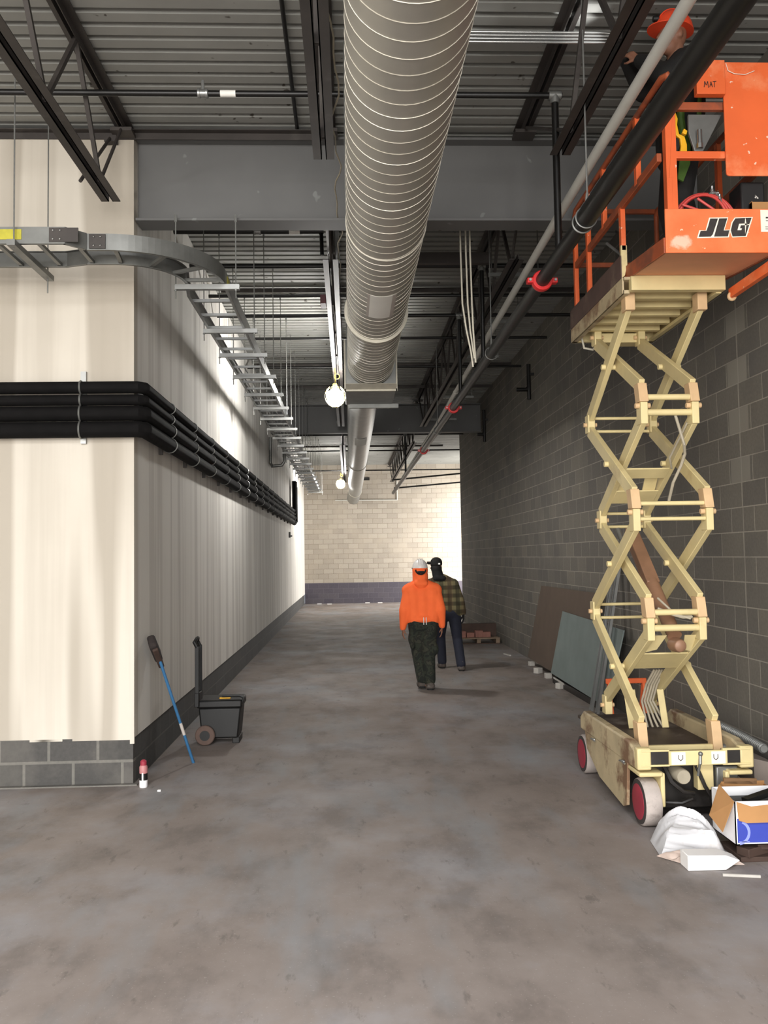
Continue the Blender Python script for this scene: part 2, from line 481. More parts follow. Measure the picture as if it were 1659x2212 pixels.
# ------------------------------------------------------------------ roof steel
def ibeam(y, x0, x1, zb, zt, label, fw=.23, tf=.022, tw=.014):
    mb = MB()
    mb.box(x0, x1, y-fw/2, y+fw/2, zb, zb+tf); mb.box(x0, x1, y-fw/2, y+fw/2, zt-tf, zt)
    mb.box(x0, x1, y-tw/2, y+tw/2, zb+tf, zt-tf)
    return solo(mb, 'steel_beam', M['beam'], label, 'beam', 'deep roof beams', .002, 'thing')
ibeam(7.37, XL+.012, XR-.004, 4.75, 5.49, 'deep grey steel beam crossing overhead just behind the bright wall corner')
ibeam(20.05, XL+.012, XR-.004, 4.75, 5.42, 'grey steel beam crossing far down the corridor beyond the square duct box')
def joist(x, y0, y1, yb0, yb1, label, zt=5.545, zb=4.72, phase=0.):
    t = thing('bar_joist', label, 'joist', (x, (y0+y1)/2, zb), 'open web roof joists')
    def ang(z, s, up, a, b):      # double angle chord, open side up or down
        mb = MB()
        for sx in (-1, 1):
            mb.box(min(x+sx*.014, x+sx*.075), max(x+sx*.014, x+sx*.075), a, b, z, z+.007)
            mb.box(min(x+sx*.014, x+sx*.021), max(x+sx*.014, x+sx*.021), a, b, z if up else z-.055, z+.06 if up else z+.006)
        return mb
    part(ang(zt-.008, 1, False, y0, y1), 'top_chord', M['joist'], t)
    part(ang(zb, 1, True, yb0, yb1), 'bottom_chord', M['joist'], t)
    L = yb1-yb0; n = max(2, round(L/1.25)); st = L/n
    lo = [yb0+.3+(L-.6)*i/n for i in range(n+1)]
    ends = [(y0+.1, lo[0]), (y1-.1, lo[-1])]
    for i in range(n):
        mid = (lo[i]+lo[i+1])/2
        for a, b in ((lo[i], mid), (lo[i+1], mid)):
            part(MB().bar((x, a, zb+.03), (x, b, zt-.03), .03, .032), 'web', M['joist'], t)
    for a, b in ends:
        part(MB().tube((x, b, zb+.03), (x, a, zt-.02), .014, n=8), 'web', M['joist'], t)
    for s, yy in ((1, y0), (-1, y1)):
        part(MB().box(x-.09, x+.09, min(yy, yy+s*.16), max(yy, yy+s*.16), zt-.09, zt-.06), 'seat', M['joist'], t)
    return t
nm = {-1.87: 'left of the duct over the bright wall', -.145: 'close beside the round duct', 1.557: 'above the white pipe'}
joist(-1.87, -1.55, 7.25, -.9, 6.8, 'near roof joist whose cut bottom chord ends before the bright drywall')
joist(-.145, -1.55, 7.25, -.9, 6.06, 'near roof joist running tight along the left of the round duct')
joist(1.557, -1.55, 7.25, -.9, 5.98, 'near roof joist over the white pipe beside the lift platform')
joist(-.145, 7.5, 19.9, 8.15, 18.76, 'middle bay roof joist carrying the first lit bulb beside the duct')
joist(1.67, 7.5, 19.9, 8.15, 18.9, 'middle bay roof joist above the red pipe couplings')
joist(-.145, 20.2, 34.4, 21.9, 33., 'far bay roof joist carrying the second lit bulb')
joist(1.67, 20.2, 34.4, 21.6, 33., 'far bay roof joist over the end of the black pipe')
solo(MB().box(-7, -.15, YF-.075, YF-.005, 5.505, 5.512).box(-7, -.15, YF-.013, YF-.005, 5.45, 5.51), 'steel_angle', M['joist'], 'brown steel angle along the top of the bright drywall', 'angle')
solo(MB().tube((-2.05, 6.6, 4.80), (-1.98, 7.2, 5.45), .014).box(-2.03,-1.93,7.17,7.24,5.40,5.455), 'kicker_brace', M['joist'], 'short slanted brace from the cut joist chord up to the wall top', 'brace')
solo(MB().tube((-.40, -1.5, 5.535), (-.40, 7.25, 5.535), .016, n=10), 'conduit', M['black_pipe'], 'thin dark conduit running along the deck left of the joist by the duct', 'conduit')
for k, yy in enumerate((9.05, 11.6, 16.2, 18.3, 22.6, 25.2, 28.2)):
    solo(MB().box(-1.7, XR, yy-.03, yy-.024, 5.47, 5.53).box(-1.7, XR, yy-.03, yy+.03, 5.525, 5.531), 'bridging_angle', M['joist'],
         '%s bridging angle behind the near beam, lying crosswise under the deck' % ORD[k], 'angle', 'crosswise bridging angles')
# ------------------------------------------------------------------ round spiral duct
DX, DZ, DR = .313, 4.397, .303
t = thing('spiral_duct', 'big round spiral seam metal duct hanging along the corridor', 'duct', (DX, 4.5, DZ-DR))
part(MB().path([(DX, y, DZ) for y in (-3, 2, 6.39, 8.8, 11.21)], DR, 56), 'duct_body', M['duct'], t)
mb = MB(); pts = []
N = 44
for i in range(int((11.2-1.2)/.131*N)):
    a = 2*PI*i/N; y = 1.2+.131*i/N
    pts.append((DX+(DR+.001)*math.sin(a), y, DZ+(DR+.001)*math.cos(a)))
mb.path(pts, .0024, 4); part(mb, 'spiral_seam', M['seam'], t)
part(MB().ring((DX, 6.39, DZ), (0,1,0), DR+.002, .007, 56, 6), 'joint_bead', M['seam'], t)
mb = MB().lathe([(DR+.002, -.018), (DR+.03, -.018), (DR+.03, .018), (DR+.002, .018)], (DX, 8.8, DZ), 'y', 56)
part(mb, 'flange_collar', M['duct_ring'], t)
lab = MB()
def curved(mb, a0, a1, y0, y1, R, cx=DX, cz=DZ, n=12):
    vs = []
    for i in range(n+1):
        a = a0+(a1-a0)*i/n
        for rr in (R, R+.002):
            for y in (y0, y1): vs.append((cx+rr*math.sin(a), y, cz-rr*math.cos(a)))
    fs = []
    for i in range(n):
        o = 4*i; fs += [(o+2,o+3,o+7,o+6), (o,o+4,o+5,o+1), (o,o+2,o+6,o+4), (o+1,o+5,o+7,o+3)]
    fs += [(0,1,3,2), (4*n, 4*n+2, 4*n+3, 4*n+1)]
    mb.add(vs, fs)
lab.mi = 0; curved(lab, -.34, .30, 7.28, 7.95, DR+.006)
lab.mi = 1; curved(lab, -.42, -.34, 7.28, 7.95, DR+.006); curved(lab, .30, .42, 7.28, 7.95, DR+.006)
part(lab, 'sticker', [M['label'], M['label_grey']], t, label='white paper sticker on the duct underside')
for y in (3.2, 5.9, 10.2):
    sm = MB(); R = DR+.006
    sm.path([(DX-R*1.0, y, DZ+.02), (DX-R*.98, y, 5.5)], .006, 6); sm.path([(DX+R, y, DZ+.02), (DX+R*.98, y, 5.5)], .006, 6)
    part(sm, 'hanger_wire', M['galv_dull'], t)
# square plenum
px0, px1 = DX-.335, DX+.335
t = thing('duct_plenum', 'square sheet metal box joining the big duct to the smaller one', 'duct box', (DX, 11.8, 4.05))
part(MB().box(px0, px1, 11.22, 12.35, 4.055, 4.72), 'plenum_body', M['galv_dull'], t, .004)
mb = MB(); mb.box(px0-.012, px1+.012, 11.19, 11.23, 4.03, 4.062).box(px1-.004, px1+.016, 11.19, 11.23, 4.03, 4.72).box(px0-.016, px0+.004, 11.19, 11.23, 4.03, 4.72)
mb.bar((DX, 11.05, 4.10), (DX, 11.215, 4.045), .66, .006)
part(mb, 'front_flange', M['duct_ring'], t)
mb = MB().box(px0+.05, px1+.09, 12.3, 12.36, 4.0, 4.06); part(mb, 'rear_flange', M['galv_dull'], t)
# smaller duct
SX, SZ, SR = .25, 4.39, .248
t = thing('round_duct', 'smaller round metal duct running on to the end wall beyond the square box', 'duct', (SX, 23, SZ-SR))
part(MB().path([(SX, y, SZ) for y in (12.36, 17, 22.8, 32.9)]+[(SX-.04, 33.6, SZ-.06), (SX-.07, 34.3, SZ-.2)], SR, 40), 'duct_body', M['galv'], t)
part(MB().ring((SX, 12.55, SZ), (0,1,0), SR+.002, .012, 40, 6), 'start_collar', M['duct_ring'], t)
lb = MB(); curved(lb, -.45, .5, 16.6, 17.6, SR+.006, SX, SZ); part(lb, 'white_patch', M['label'], t)
for y in (22.8, 32.9): part(MB().ring((SX, y, SZ), (0,1,0), SR+.002, .012, 40, 6), 'joint_bead', M['duct_ring'], t)

# ------------------------------------------------------------------ sprinkler main, white pipe, branch lines
BX, BZ, BR = 1.547, 4.0, .057
t = thing('sprinkler_main', 'black steel sprinkler main with red couplings running down the corridor', 'pipe', (BX, 14, BZ-BR))
part(MB().tube((BX, -1.5, BZ), (BX, 5.42, BZ), .064, n=24), 'pipe_length', M['black_pipe'], t)
part(MB().tube((BX, 5.42, BZ), (BX-.03, 29., BZ), .054, n=24), 'pipe_length', M['black_pipe'], t)
part(MB().ring((BX, 5.42, BZ), (0,1,0), .064, .008, 28, 6), 'pipe_end_ring', M['galv_dull'], t)
for y in (6.6, 12.36, 17.4):
    mb = MB().lathe([(.056,-.034),(.078,-.034),(.082,-.012),(.082,.012),(.078,.034),(.056,.034)], (BX, y, BZ), 'y', 28)
    mb.box(BX-.12, BX-.068, y-.03, y+.03, BZ-.02, BZ+.02); mb.box(BX+.068, BX+.12, y-.03, y+.03, BZ-.02, BZ+.02)
    c = part(mb, 'coupling', M['red'], t, .004, 'red grooved coupling')
    part(MB().tube((BX-.10,y-.045,BZ),(BX-.10,y+.045,BZ),.011,n=6).tube((BX+.10,y-.045,BZ),(BX+.10,y+.045,BZ),.011,n=6), 'coupling_bolt', M['galv'], c)
for y in (5.33, 9.0, 14.6):
    mb = MB().ring((BX, y, BZ), (0,1,0), .068, .005, 26, 6)
    hx = 1.557 if y < 6 else BX
    mb.tube((BX, y, BZ+.065), (hx, y, BZ+.16), .010, n=6).tube((hx, y, BZ+.14), (hx, y, 5.55), .006, n=6)
    part(mb, 'hanger', M['rod'], t)
t = thing('white_pipe', 'white plastic pipe running above the black sprinkler main', 'pipe', (1.68, 12, 4.45))
part(MB().path([(1.638, -1.5, 4.49), (1.66, 3.9, 4.49), (1.672, 6.4, 4.49), (1.735, 12.2, 4.49), (1.79, 17, 4.49), (1.80, 28.5, 4.47)], .034, 18), 'pipe_length', M['white_pipe'], t)
part(MB().lathe([(.035,-.05),(.041,-.045),(.041,.045),(.035,.05)], (1.755, 13.7, 4.49), 'y', 18), 'coupling', M['white_pipe'], t)
def branch(y, z, x0, x1, label, drop=True, r=.021, labx=None, tees=()):
    t = thing('sprinkler_branch', label, 'pipe', ((x0+x1)/2, y, z), 'crosswise sprinkler branch lines')
    part(MB().tube((x0, y, z), (x1, y, z), r, n=14), 'branch_pipe', M['black_pipe'], t)
    if drop:
        part(MB().tube((BX, y, BZ+.05), (BX, y, z), .026, n=14), 'riser', M['black_pipe'], t)
        part(MB().lathe([(.034,-.045),(.034,.045)], (BX, y, z), 'x', 16).lathe([(.034,-.06),(.034,0)], (BX, y, z), 'z', 16), 'tee', M['galv_dull'], t)
    for tx in tees:
        mb = MB().lathe([(r+.003,-.04),(r+.012,-.035),(r+.012,-.02),(r+.006,-.018),(r+.006,.018),(r+.012,.02),(r+.012,.035),(r+.003,.04)], (tx, y, z), 'x', 16)
        mb.tube((tx, y, z), (tx, y-.01, z+.09), .012, n=8)
        part(mb, 'tee', M['galv'], t)
    if labx is not None:
        part(MB().lathe([(r+.0015,-.055),(r+.0015,.055)], (labx, y, z), 'x', 16), 'pipe_label', M['label'], t)
    return t
branch(6.05, 5.20, -6.5, 1.60, 'nearest black sprinkler branch pipe crossing under the deck before the deep beam', True, .022, -.83, (-1.01,))
branch(8.67, 5.20, -1.75, -.22, 'black branch pipe with white label just behind the deep beam, above the curved cable tray', False, .028, -.52, (-.9,))
branch(9.55, 5.14, -1.75, 3.1, 'branch pipe whose riser drops onto the main beyond the first red coupling', True, .026)
branch(10.85, 5.20, -1.75, 3.1, 'plain thin branch pipe between the two risers in the middle bay', False, .022)
branch(11.55, 5.14, -1.75, 3.1, 'branch pipe whose riser drops onto the main just before the second red coupling', True, .024)
branch(13.0, 5.20, -1.75, 3.1, 'branch pipe just beyond the square duct box and first bulb', False, .022)
branch(15.0, 5.20, -1.75, 3.1, 'branch pipe crossing in the middle bay well past the first bulb', False, .022)
branch(23.0, 5.14, -1.75, 3.13, 'first branch pipe of the far bay with a riser to the main', True, .024)
branch(26.5, 5.14, -1.75, 4.6, 'second branch pipe of the far bay near the second bulb', False, .022)
branch(30.2, 4.9, -1.75, 6., 'last branch pipe in front of the cream end wall', False, .022)
solo(MB().path([(-.35, 8.67, 5.20), (-.27, 8.67, 5.20), (-.245, 8.67, 5.17), (-.24, 8.67, 4.95)], .02, 10), 'pipe_drop', M['black_pipe'], 'short black elbow dropping from the labelled branch pipe beside the joist', 'pipe')
solo(MB().tube((1.6, 31.0, 4.62), (4.6, 29.6, 4.75), .03, n=10), 'pipe_brace', M['black_pipe'], 'upper slanting black brace pipe before the end wall', 'pipe')
solo(MB().tube((1.7, 32.0, 4.40), (5.0, 31.6, 4.62), .03, n=10), 'pipe_brace', M['black_pipe'], 'lower slanting black brace pipe before the end wall', 'pipe')
for k, (yy, xx) in enumerate(((7.95, 2.35), (9.3, 1.9), (11.2, 2.05), (13.2, 2.1), (16.6, 2.2), (19.3, 2.2))):
    mb = MB().bar((xx-.32, yy, 4.95), (xx+.28, yy, 4.95), .04, .04).tube((xx-.28, yy, 4.9), (xx-.28, yy, 5.55), .006, n=6).tube((xx+.24, yy, 4.9), (xx+.24, yy, 5.55), .006, n=6)
    solo(mb, 'strut_hanger', M['galv_dull'], '%s small strut hanger beyond the near beam between the white pipe and the dark wall' % ORD[k], 'hanger', 'small strut hangers by the dark wall')
# three armoured cables hanging in a loop
for k, (xa, xb, zb) in enumerate(((1.085, 1.175, 3.60), (1.135, 1.19, 3.68), (1.175, 1.20, 3.64))):
    mb = MB().path([(xa, 7.9, 5.5), (xa, 7.9, 4.7), (xa+.005, 7.88, 4.2), (xa+(xb-xa)*.4, 7.87, 3.95), (xa+(xb-xa)*.8, 7.86, 3.75), (xb, 7.86, zb)], .0085, 8)
    solo(mb, 'armoured_cable', M['duct_ring'], ('outermost, nearest the duct, of' , 'middle one of', 'innermost, nearest the joist, of')[k]+' three silvery cables hanging behind the beam', 'cable', 'hanging armoured cables')
# bright conduits by the worker's head
for k in range(4):
    z = 5.475-.026*k; y = 5.73-.004*k
    mb = MB().path([(.2, y, z), (1.8, y, z), (1.95, y, z-.01*(k == 0))], .0095, 10)
    solo(mb, 'metal_conduit', M['chrome'], ('uppermost', 'second from top', 'third from top', 'lowest')[k]+' of the four shiny conduits crossing behind the duct to the worker', 'conduit', 'shiny crosswise conduits')

# ------------------------------------------------------------------ ladder cable tray
TZ, TH = 4.17, .125
xo, xi = -1.02, -1.40                    # corridor rails
t = thing('cable_tray', 'galvanised ladder cable tray turning the corner and running down the corridor', 'cable tray', (-1.21, 14, TZ))
yn, yf_ = 6.37, 6.70                     # rails of the narrow part on the front side
cx_, cy_ = -1.82, 7.17                   # bend centre
def arc(R, n=26): return [(cx_+R*math.sin(PI/2*i/n), cy_-R*math.cos(PI/2*i/n)) for i in range(n+1)]
def rail(pts, side):
    mb = MB(); n = len(pts)
    for i in range(n-1):
        a = V((*pts[i], TZ+TH/2)); b = V((*pts[i+1], TZ+TH/2)); d = (b-a).normalized()
        mb.bar(a-d*.001, b+d*.001, .004, TH)
        rgt = d.cross(V((0,0,1)))*side
        for z in (TZ+.002, TZ+TH-.002):
            mb.bar(V((a.x,a.y,z))+rgt*.012, V((b.x,b.y,z))+rgt*.012, .026, .004)
    return mb
near = arc(cy_-yn); far = arc(cy_-yf_)
part(rail(near, -1), 'bend_rail', M['galv_dull'], t); part(rail(far, 1), 'bend_rail', M['galv_dull'], t)
part(rail([(-4.6, 6.24), (-2.05, 6.24), (-1.93, 6.36)], -1), 'side_rail', M['galv_dull'], t)
part(rail([(-4.6, 6.76), (-2.2, 6.76), (-2.02, 6.70)], 1), 'side_rail', M['galv_dull'], t)
part(rail([(-1.93, 6.37), (cx_, yn)], -1), 'side_rail', M['galv_dull'], t); part(rail([(-2.02, 6.70), (cx_, yf_)], 1), 'side_rail', M['galv_dull'], t)
part(rail([(xo, cy_), (xo, 30.6)], -1), 'side_rail', M['galv'], t); part(rail([(xi+.05, cy_), (xi, cy_+.35), (xi, 30.6)], 1), 'side_rail', M['galv'], t)
mb = MB().box(-2.16, -1.95, 6.228, 6.237, TZ+.01, TZ+TH-.01); part(mb, 'splice_plate', M['joist'], t)
mb = MB().box(-1.91, -1.79, 6.355, 6.366, TZ+.008, TZ+TH-.008); sp = part(mb, 'splice_plate', M['joist'], t)
bolts = MB()
for xx in (-2.13, -2.08): 
    for z in (.03, .095): bolts.sphere((xx, 6.226, TZ+z), .009, 8, 6)
for xx in (-1.875, -1.825):
    for z in (.03, .095): bolts.sphere((xx, 6.353, TZ+z), .009, 8, 6)
part(bolts, 'bolt_heads', M['chrome'], sp)
for x in (-4.2, -3.75, -3.3, -2.85, -2.55, -2.25): part(MB().bar((x, 6.24, TZ+.02), (x+.0, 6.76, TZ+.02), .03, .025), 'rung', M['galv_dull'], t)
part(MB().bar((-1.98, 6.37, TZ+.02), (-1.98, 6.70, TZ+.02), .03, .025), 'rung', M['galv_dull'], t)
for i in (2, 10, 18, 25):
    part(MB().bar((*near[i], TZ+.02), (*far[i], TZ+.02), .03, .025), 'rung', M['galv_dull'], t)
y = 7.72
while y < 30.5:
    part(MB().bar((xi, y, TZ+.02), (xo, y, TZ+.02), .03, .025), 'rung', M['galv'], t); y += .45
for x in (xi+.13, xi+.25):
    part(MB().bar((x, 10.5, TZ+.045), (x, 30., TZ+.045), .012, .012), 'inner_wire', M['galv'], t)
part(MB().box(-2.62, -2.36, 6.2335, 6.2365, TZ+.03, TZ+.105), 'yellow_tag', M['yellow_tag'], t)
part(MB().box(xo+.003, xo+.006, 7.28, 7.42, TZ+.03, TZ+.1), 'yellow_tag', M['yellow_tag'], t)
# trapeze supports down the corridor
def trapeze(y, ztop, label):
    t = thing('trapeze_hanger', label, 'hanger', (-1.17, y, TZ-.05), 'trapeze hangers under the cable tray')
    s = MB().box(-1.44, -.90, y-.02, y+.02, TZ-.045, TZ-.041).box(-1.44, -.90, y-.022, y-.018, TZ-.045, TZ-.003).box(-1.44, -.90, y+.018, y+.022, TZ-.045, TZ-.003)
    part(s, 'strut', M['galv'], t)
    for x in (-1.435, -.93):
        part(MB().tube((x, y, TZ-.12), (x, y, ztop), .0055, n=6).lathe([(.013,-.004),(.013,.004)], (x, y, TZ-.05), 'z', 6).tube((x, y, ztop-.06), (x, y, ztop+.0), .012, n=6), 'threaded_rod', M['rod'], t)
    return t
first = trapeze(7.19, 4.77, 'steel trapeze strut hung from the deep beam under the tray just past the curve')
ys = [8.6, 9.64, 10.8, 12., 13.1] + [14.1+1.15*i for i in range(15)]
second = trapeze(ys[0], 5.55, 'trapeze hanger under the corridor cable tray, second from the curve')
for k, y in enumerate(ys[1:]):
    dup(second, (-1.17, y, TZ-.05), 'trapeze hanger under the corridor cable tray, %s from the curve' % ORD[k+2])
t = thing('tray_hanger', 'lone slanting view strut with two rods carrying the tray before the bright wall', 'hanger', (-2.4, 6.5, TZ-.05))
t['label'] = 'slotted strut on two long rods carrying the tray in front of the bright drywall'
part(MB().box(-2.43, -2.37, 6.14, 6.96, TZ-.045, TZ-.003), 'strut', M['galv_dull'], t)
for y in (6.2, 6.9): part(MB().tube((-2.4, y, TZ-.16 if y > 6.5 else TZ-.05), (-2.4, y, 5.55), .0055, n=6), 'threaded_rod', M['rod'], t)

# ------------------------------------------------------------------ insulated pipes round the corner
specs = [(.050, 3.290, 'topmost'), (.045, 3.185, 'second from top'), (.063, 3.072, 'third from top'), (.068, 2.938, 'lowest and thickest')]
for k, (r, z, w) in enumerate(specs):
    yy = YF-.03-.07; xx = XL+.03+.07
    pts = [(-4.5, yy, z), (xx-.05, yy, z), (xx, yy+.05, z), (xx, 26.2-.0*k, z)]
    t = thing('insulated_pipe', '%s of the four black insulated pipes wrapping round the wall corner' % w, 'pipe', (xx, 14, z-r), 'black insulated pipes on the wall')
    part(MB().path(pts, r, 20), 'insulation', M['foam'], t)
    top = 4.2-.16*(k % 2)
    dy = (26.3, 26.42, 26.55, 26.7)[k]
    part(MB().path([(xx, 26.15, z), (xx, dy, z), (xx+.03, dy, z+.05), (xx+.03, dy, top)], r+.012, 16), 'riser', M['foam'], t)
def bracket(label):
    """wall strut with four clamps, standing at y=0 against the corridor wall"""
    t = thing('pipe_bracket', label, 'bracket', (XL, 8.2, 2.84), 'clamp brackets of the insulated pipes')
    s = MB().box(XL, XL+.035, 8.18, 8.22, 2.85, 3.40); part(s, 'strut', M['joist'], t)
    for r, z, w in specs:
        part(MB().ring((XL+.1, 8.2, z), (0,1,0), r+.003, .006, 24, 6), 'clamp', M['galv'], t)
    return t
b0 = bracket('clamp bracket of the insulated pipes on the corridor wall, first from the corner')
for k in range(1, 15):
    dup(b0, (XL, 8.2+1.2*k, 2.84), 'clamp bracket of the insulated pipes on the corridor wall, %s from the corner' % ORD[k])
t = thing('pipe_bracket', 'clamp bracket with gold chain-like clamps on the bright front wall', 'bracket', (-2.21, YF, 2.84), 'clamp brackets of the insulated pipes')
t['label'] = 'tall clamp bracket crossing the pipes on the bright front wall'
part(MB().box(-2.235, -2.19, YF-.035, YF-.0, 2.83, 3.44), 'strut', M['galv'], t)
for r, z, w in specs: part(MB().ring((-2.21, YF-.1, z), (1,0,0), r+.004, .008, 24, 6), 'clamp', M['galv_dull'], t)
solo(MB().box(XL-.0, XL+.05, 25.6, 25.72, 2.45, 2.62).tube((XL+.04, 25.66, 2.5), (XL+.10, 25.66, 2.5), .02, n=8), 'valve', M['black_pipe'], 'small dark valve on the corridor wall under the far end of the pipes', 'valve')
solo(MB().path([(XL+.03, 19.5, 4.6), (XL+.03, 19.5, 4.02), (XL+.06, 19.6, 3.95), (XL+.28, 19.6, 3.97), (XL+.34, 19.6, 4.05), (XL+.34, 19.6, 4.9)], .035, 10), 'drain_pipe', M['galv_dull'], 'grey U shaped pipe hanging beside the far cable tray', 'pipe')

# ------------------------------------------------------------------ bulbs on the far joists and their cord
def work_light(x, y, z, label):
    t = thing('hanging_bulb', label, 'work light', (x, y, z-.16))
    part(MB().sphere((x, y, z), .13, 24, 16), 'bulb', M['bulb'], t)
    part(MB().lathe([(.035,.125),(.04,.16),(.03,.21),(.012,.22)], (x, y, z), 'z', 16), 'socket', M['cord_yellow'], t)
    g = MB()
    for k in range(6):
        a = PI*k/6
        g.path([(x+math.cos(a)*.155*math.sin(q), y+math.sin(a)*.155*math.sin(q), z+.02-.17*math.cos(q)) for q in [-PI*.8+PI*1.6*i/16 for i in range(17)]], .003, 5)
    part(g, 'wire_guard', M['cord_yellow'], t)
    part(MB().path([(x, y, z+.21), (x+.01, y, z+.3), (x, y, 4.74)], .006, 6).ring((x+.03, y, z+.32), (0,1,0), .04, .006, 16, 5), 'cord', M['cord_yellow'], t)
work_light(-.185, 12.9, 4.27, 'glaring lit bulb hanging by the square duct box')
work_light(-.27, 29.3, 4.33, 'glaring lit bulb hanging near the cream end wall')
pts = []
for i in range(48):
    y = 2.2+i*.135
    pts.append((-.055+.022*math.sin(y*5.2)+.014*math.sin(y*11), y, 4.80+.03*math.sin(y*3.1)))
pts += [(-.06, 8.8, 4.8), (-.14, 10.2, 4.76), (-.145, 12.8, 4.76)]
solo(MB().path(pts, .006, 6), 'light_cord', M['hose_grey'], 'thin grey cord waving along the left side of the round duct', 'cord')
solo(MB().box(-.29, -.225, 9.5, 9.72, 4.70, 4.80), 'junction_box', mat('maroon_box', '4a2023', .6), 'small dark red box on the joist chord before the first bulb', 'box', None, .004)
# end wall details
solo(MB().path([(-.55, YE-.025, 4.13), (1.95, YE-.025, 4.12), (1.95, YE-.025, 4.9)], .022, 8), 'wall_conduit', M['white_pipe'], 'thin white pipe making an L on the cream end wall', 'pipe')
solo(MB().box(.45, .85, YE-.03, YE-.001, 4.93, 5.05), 'wall_plate', M['grime'], 'small dark plate high on the cream end wall', 'plate')
solo(MB().box(.62, 1.6, 9.22, 9.30, 5.06, 5.18), 'steel_tube', M['joist'], 'short dark square tube between the duct and the joist behind the deep beam', 'tube')
for y in (13.5, 17.5, 22., 27., 31.):
    sm = MB()
    for q in (-1, 1): sm.path([(SX+q*(SR+.006), y, SZ), (SX+q*(SR+.004), y, 5.57)], .006, 6)
    part(sm, 'hanger_wire', M['galv_dull'], bpy.data.objects['round_duct'])
solo(MB().path([(2.85, 14.2, 4.62), (3.02, 14.2, 4.62), (3.06, 14.2, 4.66), (3.06, 14.2, 5.05)], .035, 12).tube((3.06, 14.2, 4.45), (3.06, 14.2, 4.66), .035, n=12).box(3.05, 3.15, 14.17, 14.23, 4.86, 4.90), 'wall_pipe', M['black_pipe'], 'nearer short black pipe drop high on the dark block wall', 'pipe')
solo(MB().path([(2.9, 19., 4.55), (3.04, 19., 4.55), (3.06, 19., 4.60), (3.06, 19., 5.1)], .035, 12).tube((3.06, 19., 4.38), (3.06, 19., 4.6), .035, n=12).box(3.05, 3.15, 18.97, 19.03, 4.86, 4.90), 'wall_pipe', M['black_pipe'], 'farther short black pipe drop high on the dark block wall', 'pipe')
# ------------------------------------------------------------------ scissor lift
L = thing('scissor_lift', 'cream and orange scissor lift raised beside the dark block wall', 'scissor lift', (2.29, 6.5, 0))
CXL = 2.29
FY, RY = 6.0, 7.05
zf = [.56, 1.40, 2.17, 2.93, 3.66]; zr = [.60, 1.37, 2.12, 2.92, 3.66]
xo_, xi_ = .262, .185                     # half spacing of outer / inner arm pairs
def arm(x, a, b):
    mb = MB().bar((x, *a), (x, *b), .042, .098)
    return part(mb, 'scissor_arm', M['cream'], L, .004)
for s in (-1, 1):
    for k in range(4):
        # outer arms F0-R1-F2-R3-F4, inner arms R0-F1-R2-F3-R4
        if k % 2 == 0:
            oa, ob = (FY, zf[k]+.10), (RY, zr[k+1]-.05); ia, ib = (RY, zr[k]+.06), (FY, zf[k+1]-.13)
        else:
            oa, ob = (RY, zr[k]+.05), (FY, zf[k+1]-.13); ia, ib = (FY, zf[k+1-1]+.11), (RY, zr[k+1]-.05)
        if k == 3: ob = (FY, zf[4]-.03)
        arm(CXL+s*xo_, oa, ob); arm(CXL+s*xi_, ia, ib)
        zc = (zf[k]+zf[k+1]+zr[k]+zr[k+1])/4
        part(MB().tube((CXL+s*(xi_-.05), 6.525, zc), (CXL+s*(xo_+.05), 6.525, zc), .022, n=12), 'pivot_pin', M['cream'], L, .003)
    for k in range(5):
        off = xo_ if k % 2 == 0 else xi_
        x = CXL+s*off; z = zf[k]
        if k > 0 and k < 4:
            mb = MB().prism([(x-.033, FY-.055, z-.01), (x-.033, FY+.045, z-.01), (x-.033, FY+.075, z+.13), (x-.033, FY-.02, z+.13)], (.066, 0, 0))
            part(mb, 'knuckle', M['tan'], L, .005)
            part(MB().prism([(x-.026, FY-.05, z-.17), (x-.026, FY+.05, z-.17), (x-.026, FY+.05, z-.012), (x-.026, FY-.05, z-.012)], (.052, 0, 0)), 'knuckle', M['cream'], L, .005)
            part(MB().tube((x-.055, FY-.01, z-.035), (x+.055, FY-.01, z-.035), .02, n=12), 'pivot_pin', M['tan'], L, .003)
        elif k == 0:
            part(MB().prism([(x-.034, FY-.055, z-.10), (x-.034, FY+.045, z-.10), (x-.034, FY+.085, z+.10), (x-.034, FY-.02, z+.10)], (.068, 0, 0)), 'knuckle', M['tan'], L, .005)
            part(MB().tube((x-.055, FY-.01, z-.085), (x+.07, FY-.01, z-.085), .024, n=12), 'pivot_pin', M['galv_dull'], L, .003)
        else:
            part(MB().box(x-.036, x+.036, FY-.05, FY+.05, z-.08, z+.05), 'knuckle', M['tan'], L, .006)
        # rear joints
        offr = xo_ if k % 2 == 1 else xi_
        xr = CXL+s*offr
        part(MB().box(xr-.03, xr+.03, RY-.05, RY+.05, zr[k]-.07, zr[k]+.08), 'knuckle', M['cream'], L, .006)
        part(MB().tube((xr-.055, RY, zr[k]), (xr+.055, RY, zr[k]), .018, n=10), 'pivot_pin', M['tan'], L)
for k in range(5):
    off = xo_ if k % 2 == 0 else xi_; z = zf[k]
    if k == 0:
        part(MB().bar((CXL-off, FY-.02, z-.075), (CXL+off, FY-.02, z-.075), .03, .035), 'cross_tube', M['cream'], L, .003)
    elif k < 4:
        part(MB().tube((CXL-off, FY-.02, z+.025), (CXL+off, FY-.02, z+.025), .022 if off == xi_ else .016, n=12), 'cross_tube', M['cream'], L)
        part(MB().tube((CXL-off, FY-.02, z-.085), (CXL+off, FY-.02, z-.085), .024 if off == xi_ else .014, n=12), 'cross_tube', M['cream'], L)
    offr = xo_ if k % 2 == 1 else xi_; z = zr[k]
    if 0 < k < 4:
        for dz in (.055, -.055): part(MB().tube((CXL-offr, RY, z+dz), (CXL+offr, RY, z+dz), .013, n=10), 'cross_tube', M['cream'], L)
